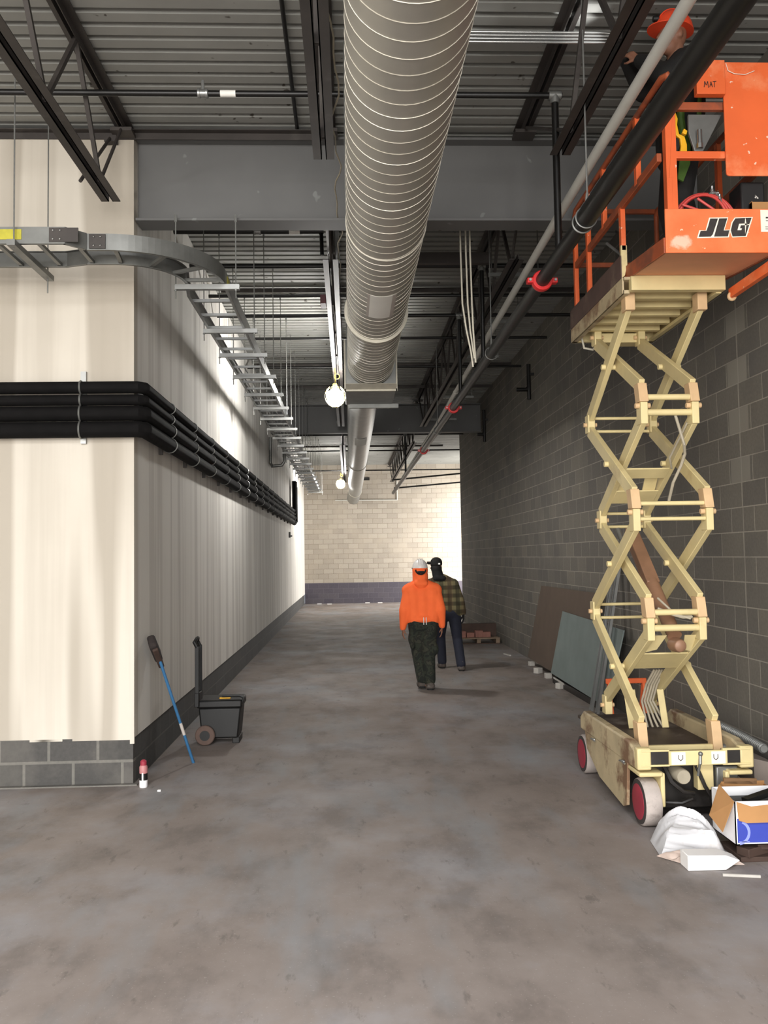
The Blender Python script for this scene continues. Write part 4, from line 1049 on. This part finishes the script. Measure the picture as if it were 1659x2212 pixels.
# pallet with masonry
t = thing('pallet', 'low wooden pallet at the foot of the dark wall beyond the walkers', 'pallet', (2.66, 18.2, 0))
for x in (2.25, 2.66, 3.06): part(MB().box(x-.04, x+.04, 17.8, 18.6, .02, .11), 'stringer', M['wood'], t)
for y in (17.82, 18.0, 18.2, 18.4, 18.55): part(MB().box(2.2, 3.1, y-.05, y+.05, .11, .13), 'deck_board', M['wood'], t)
part(MB().box(2.2, 3.1, 17.8, 17.9, 0, .02), 'deck_board', M['wood_dark'], t)
k = 0
names_ = ['left end', 'left of middle', 'middle', 'right of middle', 'right end']
for k, x in enumerate((2.32, 2.50, 2.68, 2.84)):
    solo(MB().box(x-.08, x+.08, 17.86, 18.06, .131, .131+(.13, .10, .14, .11)[k]), 'brick', M['brick'], '%s dusty reddish brick of the row lying on the pallet, counted from the walkers' % ORD[k], 'brick', 'bricks on the pallet', .006)
solo(MB().box(2.15, 3.08, 18.1, 18.3, .131, .40), 'plank_stack', M['wood_dark'], 'dark timber beam lying across the pallet behind the bricks', 'timber', None, .004)

# ------------------------------------------------------------------ things by the drywall corner
t = thing('push_broom', 'push broom with a blue handle leaning on the corridor drywall, dark head up', 'broom', (-1.44, 7.97, 0))
a, b = V((-1.445, 7.97, .0)), V((-1.70, 7.68, 1.02))
part(MB().tube(a, b, .0135, n=14), 'handle', M['blue_pole'], t)
m_ = a.lerp(b, .32); part(MB().tube(m_-(b-a)*.055, m_+(b-a)*.055, .0145, n=14), 'grip_tape', M['label_grey'], t)
part(MB().bar((-1.705, 7.56, 1.10), (-1.70, 7.80, .92), .05, .09, (b-a)), 'broom_block', M['wood_dark'], t, .01)
h = MB(); h.bar((-1.725, 7.55, 1.15), (-1.72, 7.78, .99), .07, .13, (b-a)); part(h, 'bristles', M['bristle'], t, .02)
t = thing('tool_chest', 'black wheeled tool chest with its pull handle up by the drywall corner', 'tool chest', (-1.30, 8.9, 0))
part(MB().prism([(-1.50, 8.72, .06), (-1.14, 8.72, .06), (-1.11, 8.72, .36), (-1.53, 8.72, .36)], (0, .34, 0)), 'body', M['plastic_black'], t, .015)
part(MB().box(-1.545, -1.095, 8.70, 9.08, .36, .44), 'lid', M['plastic_black'], t, .018)
part(MB().bar((-1.33, 8.80, .447), (-1.22, 8.80, .447), .03, .012), 'latch', M['tool_yellow'], t, .003)
part(MB().path([(-1.10, 8.74, .40), (-1.085, 8.74, .46), (-1.12, 8.74, .475), (-1.30, 8.74, .475)], .012, 8), 'carry_handle', M['plastic_black'], t)
for y in (8.69, 9.11):
    w_ = part(MB().lathe([(.03,-.02),(.09,-.022),(.098,-.012),(.098,.012),(.09,.022),(.03,.02)], (-1.46, y, .099), 'y', 28), 'wheel', mat('dusty_wheel', '5e4c44', .85, 0, .15, 10), t)
    part(MB().lathe([(.02,-.026),(.05,-.026),(.05,.026),(.02,.026)], (-1.46, y, .099), 'y', 20), 'hub', M['plastic_black'], w_)
part(MB().box(-1.2, -1.13, 8.76, 9.02, 0, .062), 'foot', M['plastic_black'], t, .006)
hm = MB()
for y in (8.68, 8.86): hm.bar((-1.535, y, .40), (-1.535, y, .98), .026, .04, (1,0,0))
part(hm, 'pull_handle', M['plastic_black'], t, .004)
part(MB().path([(-1.535, 8.68, .97), (-1.56, 8.68, 1.02), (-1.545, 8.74, 1.055), (-1.545, 8.80, 1.055), (-1.56, 8.86, 1.02), (-1.535, 8.86, .97)], .018, 8), 'handle_grip', M['plastic_black'], t)
part(MB().box(-1.56, -1.515, 8.66, 8.88, .38, .52), 'handle_bracket', M['plastic_black'], t, .006)
t = thing('spray_can', 'small red and white spray can standing at the wall corner', 'spray can', (-1.70, 7.25, 0))
pc = (-1.705, 7.17, 0)
part(MB().lathe([(.030,0),(.033,.004),(.033,.06)], pc, 'z', 20), 'can_base', M['box_white'], t)
part(MB().lathe([(.0332,.06),(.0332,.115)], pc, 'z', 20), 'can_label', M['plastic_black'], t)
part(MB().lathe([(.033,.115),(.033,.165),(.026,.178)], pc, 'z', 20), 'can_body', mat('pink_label', 'b97c7c', .5, 0, .1, 20), t)
part(MB().lathe([(.0255,.178),(.0255,.21),(.012,.222)], pc, 'z', 20), 'can_cap', M['wheel_red'], t)
part(MB().box(pc[0]-.006, pc[0]+.006, pc[1]-.0345, pc[1]-.0325, .058, .12), 'label_stripe', M['box_white'], t)
solo(MB().box(-1.56, -1.535, 7.02, 7.045, 0, .012), 'plaster_crumb', M['foam_white'], 'white plaster crumb on the floor by the spray can', 'crumb')
for k, (x, y) in enumerate(((-1.3, 34.0), (-.9, 33.8), (.6, 34.2), (1.1, 34.1))):
    solo(MB().box(x, x+.18, y, y+.08, 0, .03), 'wall_debris', M['foam_white'], '%s white scrap from the drywall side at the foot of the end wall' % ORD[k], 'scrap', 'white scraps by the end wall')
# ------------------------------------------------------------------ people
def hand(mb, wrist, d, palm_n, size=.19, curl=.5, side=1):
    """palm, four bent fingers of unequal length and a thumb, fused later; d = pointing direction, palm_n = palm normal"""
    d = V(d).normalized(); nrm = V(palm_n); nrm = (nrm-d*nrm.dot(d)).normalized(); s = d.cross(nrm)*side
    w = V(wrist); k = size/.19
    pe = w+d*.085*k
    for q in (-.026, -.009, .009, .026):
        capsule(mb, w+s*q*.7*k, pe+s*q*k, .013*k, .0115*k, 8)
    for i, (q, ln) in enumerate(((-.029, .068), (-.010, .078), (.010, .073), (.028, .058))):
        b0 = pe+s*q*k; dd = d
        for j, fr in enumerate((.45, .32, .23)):
            ang = curl*(.5+.45*j)
            dd = (d*math.cos(ang)+nrm*math.sin(ang)).normalized()
            b1 = b0+dd*ln*fr*k; capsule(mb, b0, b1, (.0098-.0008*j)*k, (.0092-.0008*j)*k, 8); b0 = b1
    t0 = w+d*.02*k-s*.026*k; t1 = t0+(d*.55-s*.7+nrm*.35).normalized()*.045*k; t2 = t1+(d*.85-s*.1+nrm*.5).normalized()*.032*k
    capsule(mb, t0, t1, .0135*k, .0115*k, 8); capsule(mb, t1, t2, .011*k, .009*k, 8)
def head(mb, c, face, up=(0,0,1), k=1.):
    f = V(face).normalized(); u = V(up); u = (u-f*u.dot(f)).normalized(); r = f.cross(u)
    c = V(c); R = Matrix((r, f, u)).transposed()
    ell(mb, c+u*.018*k, (.074*k, .094*k, .105*k), R)
    ell(mb, c-u*.055*k+f*.02*k, (.056*k, .068*k, .068*k), R)
    capsule(mb, c+f*.088*k+u*.012*k, c+f*.108*k-u*.024*k, .011*k, .016*k, 8)      # nose
    capsule(mb, c+f*.082*k-u*.058*k-r*.02*k, c+f*.082*k-u*.058*k+r*.02*k, .011*k, .011*k, 8)  # mouth
    for s in (-1, 1):
        ell(mb, c+r*s*.076*k-f*.008*k-u*.005*k, (.011*k, .021*k, .032*k), R)        # ears
        ell(mb, c+f*.080*k+r*s*.032*k+u*.026*k, (.019*k, .012*k, .010*k), R)        # brows and eyes
def boot(mb, heel, d, s=1.):
    d = V(d).normalized(); h = V(heel); r = V((d.y, -d.x, 0))
    for q in (-.018, .018):
        capsule(mb, h+r*q+V((0,0,.045)), h+d*.19*s+r*q*1.3+V((0,0,.036)), .042, .034, 12)
    capsule(mb, h+V((0,0,.05))+d*.03, h+V((0,0,.13))+d*.02, .050, .050, 14)
def sole(mb, heel, d):
    d = V(d).normalized(); h = V(heel); r = V((d.y, -d.x, 0)); pts = []
    for f, w in ((-.045,.028),(-.03,.042),(.05,.046),(.14,.052),(.20,.046),(.235,.026)): pts.append((f, w))
    poly = [h+d*f+r*w+V((0,0,.002)) for f, w in pts]+[h+d*f-r*w+V((0,0,.002)) for f, w in reversed(pts)]
    mb.prism(poly, (0,0,.022))
def hardhat(t, c, face, up, m, brim=.07):
    f = V(face).normalized(); u = V(up).normalized(); f = (f-u*f.dot(u)).normalized(); r = f.cross(u); R = Matrix((r, f, u)).transposed()
    c = V(c); mb = MB(); prof = [(.1, 1.)]; n = 28; vs = []; fs = []
    rings = [(PI/2*i/9) for i in range(10)]
    for sgn, off in ((1, 0.), (1, -.004)):
        for a in rings:
            for j in range(n):
                q = 2*PI*j/n
                vs.append(c+R @ V(((.108+off)*math.cos(a)*math.cos(q), (.134+off)*math.cos(a)*math.sin(q), (.125+off)*math.sin(a))))
    L_ = len(rings)*n
    for k0 in (0, L_):
        for i in range(len(rings)-1):
            for j in range(n):
                j2 = (j+1) % n; fs.append((k0+i*n+j, k0+i*n+j2, k0+(i+1)*n+j2, k0+(i+1)*n+j))
    for j in range(n): fs.append((j, (j+1) % n, L_+(j+1) % n, L_+j))
    mb.add(vs, fs)
    shell = part(mb, 'hard_hat', m, t)
    bb = MB(); po = []
    for j in range(n):
        q = 2*PI*j/n; ex = .006+brim*max(0, math.sin(q))**1.5
        po.append(c+R @ V(((.108+ex*.6)*math.cos(q), (.134+ex)*math.sin(q), -.004-.02*max(0, math.sin(q)))))
    bb.prism(po, u*.006); part(bb, 'brim', m, shell)
    rb = MB()
    for q in (-.03, 0, .03):
        rb.path([c+R @ V((q, .135*math.cos(a)*(.98), .1265*math.sin(a)+.001)) for a in [PI*.1+PI*.8*i/12 for i in range(13)]], .004, 6)
    part(rb, 'ridge', m, shell)
    return shell

# the man in the orange hooded top, walking away
px, py = 1.02, 12.0
P_ = lambda x, y, z: (px+x, py+y, z)
t = thing('person', 'person in orange hooded top, camouflage trousers and white hard hat walking away', 'person', (px, py, 0))
body = MB()
head(body, P_(-.035, .02, 1.635), (0,1,.05))
capsule(body, P_(-.03, .0, 1.42), P_(-.035, .015, 1.56), .06, .058)
capsule(body, P_(0, 0, .98), P_(-.02, 0, 1.22), .10, .10); capsule(body, P_(-.12, 0, 1.34), P_(.10, 0, 1.34), .075, .075)
Lsh, Lel, Lwr = P_(-.19, 0, 1.39), P_(-.265, -.02, 1.10), P_(-.285, .05, .83)
Rsh, Rel, Rwr = P_(.165, 0, 1.39), P_(.235, -.05, 1.11), P_(.262, .02, .85)
for a, b, c in ((Lsh, Lel, Lwr), (Rsh, Rel, Rwr)): capsule(body, a, b, .055, .042); capsule(body, b, c, .042, .028)
hand(body, Lwr, (.0, .05, -1), (1, .2, 0), .18, .5, -1); hand(body, Rwr, (-.05, .05, -1), (-1, .2, 0), .18, .5, 1)
Lh, Lk, La = P_(-.10, 0, .93), P_(-.07, .12, .50), P_(-.03, .00, .11)
Rh, Rk, Ra = P_(.09, 0, .93), P_(.06, .02, .50), P_(.07, -.06, .10)
for a, b, c in ((Lh, Lk, La), (Rh, Rk, Ra)): capsule(body, a, b, .08, .055); capsule(body, b, c, .055, .04)
boot(body, P_(-.035, -.02, .02), (-.05, 1, 0), .8); boot(body, P_(.07, -.10, .0), (.12, 1, 0), .8)
fused(body, 'body', M['skin'], t, .0085, 3)
g = MB()
for q in (-.10, 0, .10): capsule(g, P_(q*1.15, 0, .98), P_(q*1.3-.01, .0, 1.33), .125, .12)
capsule(g, P_(-.21, 0, 1.37), P_(.18, 0, 1.37), .09, .09)
capsule(g, P_(-.15, 0, 1.40), P_(-.06, 0, 1.47), .09, .07); capsule(g, P_(.12, 0, 1.40), P_(.0, 0, 1.47), .09, .07)
ell(g, P_(0, .0, .97), (.225, .15, .075))
for a, b, c in ((Lsh, Lel, Lwr), (Rsh, Rel, Rwr)): capsule(g, a, b, .085, .075); capsule(g, b, V(c)+V((0,0,.02)), .078, .048)
fused(g, 'hooded_top', M['hoodie'], t, .014, 5, 'bright orange hooded sweatshirt')
g = MB()
capsule(g, P_(-.03, -.005, 1.46), P_(-.035, .01, 1.60), .112, .110); ell(g, P_(-.035, -.01, 1.645), (.112, .118, .10)); capsule(g, P_(-.08, -.08, 1.47), P_(.02, -.08, 1.47), .05, .05)
fused(g, 'hood', M['hoodie'], t, .012, 4)
mb = MB().path([P_(-.035+.068*math.sin(a), -.134+.03*abs(math.sin(a)), 1.655-.062*math.cos(a)) for a in [-PI*.52+PI*1.04*i/14 for i in range(15)]], .011, 8)
part(mb, 'hat_strap', M['black_cloth'], t)
part(MB().path([P_(.0-.035+.06*math.sin(a), -.136, 1.612+.012*math.cos(a)) for a in [-1+2*i/8 for i in range(9)]], .017, 8), 'hat_strap', M['black_cloth'], t)
hardhat(t, P_(-.035, .015, 1.682), (0,1,0), (0,0,1), M['hat_white'])
g = MB()
capsule(g, P_(-.09, 0, .90), P_(.09, 0, .90), .125, .125)
for a, b, c in ((Lh, Lk, La), (Rh, Rk, Ra)):
    capsule(g, a, b, .125, .10); capsule(g, b, V(c)+V((0,0,.03)), .098, .082)
ell(g, P_(-.175, .0, .70), (.045, .08, .10)); ell(g, P_(.155, -.02, .55), (.05, .08, .085)); ell(g, P_(-.16, 0, .60), (.035, .07, .06))
fused(g, 'trousers', M['camo'], t, .014, 5, 'dark camouflage cargo trousers')
for hx, hy, hz, dx in ((-.035, -.02, .02, -.05), (.07, -.10, 0, .12)):
    g = MB(); boot(g, P_(hx, hy, hz), (dx, 1, 0), .84); q = fused(g, 'boot', M['boot'], t, .010, 3)
    for v in q.data.vertices:
        v.co = v.co + v.normal*.006
    s_ = MB(); sole(s_, P_(hx, hy, hz), (dx, 1, 0)); part(s_, 'sole', M['black_cloth'], q)
part(MB().path([P_(-.01, -.158, 1.0), P_(-.01, -.165, .90)], .006, 6).path([P_(.025, -.158, 1.0), P_(.025, -.165, .90)], .006, 6), 'drawstring', M['hat_white'], t)

# the man in the plaid shirt beside him
px, py = 1.58, 13.9
t = thing('person', 'person in plaid shirt, black cap and navy jeans walking ahead of the orange top', 'person', (px, py, 0))
body = MB()
hc = P_(-.17, .02, 1.665)
head(body, hc, (-.75, .66, 0))
capsule(body, P_(-.11, 0, 1.44), P_(-.16, .01, 1.58), .06, .058)
capsule(body, P_(.02, 0, .98), P_(-.05, 0, 1.22), .10, .10); capsule(body, P_(-.20, 0, 1.37), P_(.05, 0, 1.36), .075, .075)
Lsh, Lel, Lwr = P_(-.27, 0, 1.40), P_(-.34, .04, 1.12), P_(-.33, .12, .88)
Rsh, Rel, Rwr = P_(.10, 0, 1.39), P_(.20, -.04, 1.11), P_(.255, .02, .90)
for a, b, c in ((Lsh, Lel, Lwr), (Rsh, Rel, Rwr)): capsule(body, a, b, .055, .042); capsule(body, b, c, .042, .028)
hand(body, Lwr, (.0, .05, -1), (1, .2, 0), .18, .5, -1); hand(body, Rwr, (.02, .05, -1), (-1, .2, 0), .18, .6, 1)
Lh, Lk, La = P_(-.09, 0, .94), P_(-.10, .24, .54), P_(-.08, .26, .11)
Rh, Rk, Ra = P_(.10, 0, .94), P_(.15, .03, .50), P_(.185, -.12, .10)
for a, b, c in ((Lh, Lk, La), (Rh, Rk, Ra)): capsule(body, a, b, .08, .055); capsule(body, b, c, .055, .04)
boot(body, P_(-.08, .24, .0), (-.05, 1, 0), .8); boot(body, P_(.185, -.15, .0), (.15, 1, 0), .8)
fused(body, 'body', M['skin'], t, .0085, 3)
g = MB()
for q in (-.09, 0, .09): capsule(g, P_(.02+q*1.15, 0, .95), P_(-.08+q*1.35, 0, 1.35), .125, .125)
capsule(g, P_(-.27, 0, 1.37), P_(.10, 0, 1.37), .095, .095); capsule(g, P_(-.22, 0, 1.40), P_(-.14, 0, 1.48), .09, .075); capsule(g, P_(.05, 0, 1.40), P_(-.07, 0, 1.48), .09, .075)
for a, b, c in ((Lsh, Lel, Lwr), (Rsh, Rel, Rwr)): capsule(g, a, b, .085, .072); capsule(g, b, V(c)+V((0,0,.02)), .074, .05)
fused(g, 'flannel_shirt', M['plaid'], t, .014, 5, 'olive and cream plaid flannel shirt')
g = MB(); capsule(g, P_(-.14, -.0, 1.49), P_(-.17, .01, 1.62), .095, .085); ell(g, V(hc)+V((0,0,-.02)), (.092, .105, .10)); capsule(g, P_(-.19, -.06, 1.48), P_(-.07, -.06, 1.48), .05, .05)
fused(g, 'balaclava', M['black_cloth'], t, .012, 4)
g = MB(); ell(g, V(hc)+V((0,0,.075)), (.098, .108, .085)); ell(g, V(hc)+V((0,0,.05)), (.100, .110, .06))
ell(g, V(hc)+V((-.75,.66,0)).normalized()*.125+V((0,0,.06)), (.06,.06,.022)); cap = fused(g, 'cap', M['black_cloth'], t, .010, 3)
f = V((-.75,.66,0)).normalized(); r_ = V((f.y,-f.x,0)); bc = V(hc)+f*.09+V((0,0,.055))
part(MB().prism([bc-r_*.08-f*.03, bc-r_*.07+f*.05, bc+f*.085, bc+r_*.07+f*.05, bc+r_*.08-f*.03], (0,0,.035)), 'peak', M['black_cloth'], cap, .004)
part(MB().box(*[c for p in ((hc[0]+.02, hc[0]+.05), (hc[1]-.112, hc[1]-.104), (hc[2]+.04, hc[2]+.065)) for c in p]), 'cap_badge', M['silver'], cap)
g = MB(); capsule(g, P_(-.08, 0, .92), P_(.09, 0, .92), .125, .125)
for a, b, c in ((Lh, Lk, La), (Rh, Rk, Ra)): capsule(g, a, b, .115, .082); capsule(g, b, V(c)+V((0,0,.0)), .082, .076)
fused(g, 'jeans', M['jeans'], t, .014, 5, 'navy blue jeans')
for w_, d_, n_, sd in ((Lwr, (0,.05,-1), (1,.2,0), -1), (Rwr, (.02,.05,-1), (-1,.2,0), 1)):
    g = MB(); hand(g, w_, d_, n_, .20, .6, sd); q = fused(g, 'glove', M['black_cloth'], t, .006, 2)
    for v in q.data.vertices: v.co = v.co+v.normal*.004
for hx, hy, dx in ((-.08, .24, -.05), (.185, -.15, .15)):
    g = MB(); boot(g, P_(hx, hy, 0), (dx, 1, 0), .84); q = fused(g, 'boot', M['boot'], t, .010, 3)
    for v in q.data.vertices: v.co = v.co+v.normal*.006
    s_ = MB(); sole(s_, P_(hx, hy, 0), (dx, 1, 0)); part(s_, 'sole', M['black_cloth'], q)

# the worker up on the lift, facing the conduits
px, py, pz = 2.33, 5.72, FZ+.017
P_ = lambda x, y, z: (px+x, py+y, pz+z)
t = thing('person', 'person in orange hard hat and black jacket working up on the raised lift', 'person', (px, py, pz))
hc = P_(-.12, -.24, 1.50); fc = (-.96, -.22, .10); up = (.10, .0, .99)
body = MB(); head(body, hc, fc, up)
capsule(body, P_(-.06, -.18, 1.30), P_(-.11, -.23, 1.44), .06, .058)
capsule(body, P_(0, 0, .90), P_(-.03, -.10, 1.14), .10, .10); capsule(body, P_(-.05, -.32, 1.26), P_(-.05, -.02, 1.26), .075, .075)
Lsh, Lel, Lwr = P_(-.06, -.37, 1.28), P_(-.22, -.36, 1.17), P_(-.33, -.16, 1.40)
Rsh, Rel, Rwr = P_(-.05, .02, 1.28), P_(-.22, .06, 1.30), P_(-.36, .02, 1.52)
for a, b, c in ((Lsh, Lel, Lwr), (Rsh, Rel, Rwr)): capsule(body, a, b, .055, .042); capsule(body, b, c, .042, .028)
hand(body, Lwr, (-.5, .5, .75), (.2, .8, -.3), .18, .8, -1); hand(body, Rwr, (-.6, .0, .8), (0, -.4, .3), .18, .8, 1)
Lh, Lk, La = P_(0, -.10, .88), P_(-.06, -.12, .47), P_(.02, -.13, .10)
Rh, Rk, Ra = P_(.02, .08, .88), P_(-.03, .13, .47), P_(.05, .15, .10)
for a, b, c in ((Lh, Lk, La), (Rh, Rk, Ra)): capsule(body, a, b, .08, .055); capsule(body, b, c, .055, .04)
boot(body, P_(.03, -.13, .0), (-1, -.1, 0), .8); boot(body, P_(.06, .15, .0), (-1, .1, 0), .8)
fused(body, 'body', M['skin'], t, .0085, 3)
g = MB()
for q in (-.09, 0, .09): capsule(g, P_(0, q, .84), P_(-.05, q*1.3-.15, 1.25), .13, .13)
capsule(g, P_(-.06, -.36, 1.27), P_(-.05, .02, 1.27), .10, .10); capsule(g, P_(-.05, -.30, 1.30), P_(-.07, -.20, 1.37), .09, .08); capsule(g, P_(-.05, -.05, 1.30), P_(-.07, -.15, 1.37), .09, .08)
for a, b, c in ((Lsh, Lel, Lwr), (Rsh, Rel, Rwr)): capsule(g, a, b, .09, .075); capsule(g, b, V(c)-(V(c)-V(b)).normalized()*.03, .075, .05)
fused(g, 'jacket', M['black_cloth'], t, .014, 5)
hardhat(t, V(hc)+V(up)*.055, fc, up, M['hat_orange'], .045)
hl = V(hc)+V(up)*.10+V(fc).normalized()*.135
part(MB().lathe([(.018,-.02),(.022,0),(.022,.02)], hl, 'x', 14), 'added_torch', M['plastic_black'], t)  # torch added so the bright spot on the conduits has a source
g = MB(); capsule(g, P_(0, -.09, .86), P_(0, .07, .86), .125, .125)
for a, b, c in ((Lh, Lk, La), (Rh, Rk, Ra)): capsule(g, a, b, .115, .088); capsule(g, b, V(c)+V((0,0,.02)), .086, .072)
fused(g, 'trousers', M['black_cloth'], t, .014, 5)
hv = MB()
for ya, yb in ((-.285, -.20), (-.12, -.20), (.0, .02)):
    pts = [P_(-.02, ya-.02, 1.12), P_(-.03, ya+.0, .95), P_(-.02, yb-.06, .80), P_(-.02, yb-.07, .58)]
for x_, ya in ((-.10, -.34), (.03, -.30)):
    hv.path([P_(x_, ya, 1.28), P_(x_-.02, ya-.01, 1.10), P_(x_, ya+.06, .92), P_(x_+.02, ya+.07, .80)], [.020,.024,.024,.022], 8)
part(hv, 'harness', M['hivis'], t, label='green safety harness straps')
hv = MB()
hv.prism([P_(-.09, -.26, .84), P_(-.03, -.26, .86), P_(-.05, -.27, .62), P_(-.10, -.27, .50), P_(-.135, -.27, .52)], (0, -.015, 0))
hv.prism([P_(.0, -.26, .86), P_(.04, -.26, .86), P_(.02, -.265, .68), P_(-.04, -.265, .66)], (0, -.015, 0))
part(hv, 'lanyard', M['hivis'], t)
for hx, hy, dy in ((.03, -.13, -.1), (.06, .15, .1)):
    g = MB(); boot(g, P_(hx, hy, 0), (-1, dy, 0), .84); q = fused(g, 'boot', M['boot'], t, .010, 3)
    for v in q.data.vertices: v.co = v.co+v.normal*.006

# ------------------------------------------------------------------ light
def area(name, loc, rot, sx, sy, power, c):
    l = bpy.data.lights.new(name, 'AREA'); l.shape = 'RECTANGLE'; l.size = sx; l.size_y = sy; l.energy = power; l.color = c
    o = bpy.data.objects.new(name, l); COL.objects.link(o); o.location = loc; o.rotation_euler = rot
    return o
area('daylight_through_loading_door', (-1.85, -9.02, 2.7), (PI/2, 0, 0), 9.4, 5.3, 2150, (1., .97, .93))
area('added_overhead_fill', (-.5, -2.6, 5.5), (0, 0, 0), 5., 3.2, 1550, (.96, .97, 1.))  # unseen overhead fill, added to brighten the floor near the camera
area('daylight_through_end_opening', (5.58, 32.4, 2.35), (PI/2, 0, PI/2), 3.5, 4.6, 700, (1., .97, .93))
tl = bpy.data.lights.new('added_torch_beam', 'SPOT'); tl.energy = 55; tl.spot_size = math.radians(50); tl.spot_blend = .7; tl.shadow_soft_size = .02  # spot of the added torch, put in to light the conduits
to = bpy.data.objects.new('added_torch_beam', tl); COL.objects.link(to); to.location = hl+V(fc).normalized()*.03
to.rotation_euler = (V((1.45, 5.73, 5.46))-to.location).to_track_quat('-Z', 'Y').to_euler()
wd = bpy.data.worlds.new('overcast'); SC.world = wd; wd.use_nodes = True
bg = wd.node_tree.nodes['Background']; bg.inputs[0].default_value = (.80, .88, 1., 1); bg.inputs[1].default_value = .6

# ------------------------------------------------------------------ camera
cam = bpy.data.cameras.new('camera'); co = bpy.data.objects.new('camera', cam); COL.objects.link(co)
cam.sensor_fit = 'HORIZONTAL'; cam.sensor_width = 36; cam.lens = 36*1850/1659; cam.clip_start = .05; cam.clip_end = 200
co.location = (0, 0, 1.85)
co.rotation_mode = 'XYZ'
R = Matrix.Rotation(math.radians(-2.34975), 4, 'Z') @ Matrix.Rotation(PI/2+math.radians(2.9649), 4, 'X') @ Matrix.Rotation(math.radians(-.9), 4, 'Z')
co.rotation_euler = R.to_euler('XYZ')
SC.camera = co
vs = SC.view_settings
vs.view_transform = 'Standard'; vs.look = 'None'; vs.gamma = 1; vs.use_curve_mapping = False; vs.exposure = 0.
SC.cycles.use_denoising = True
SC.cycles.max_bounces = 8; SC.cycles.diffuse_bounces = 5; SC.cycles.glossy_bounces = 4
SC.cycles.sample_clamp_indirect = 8
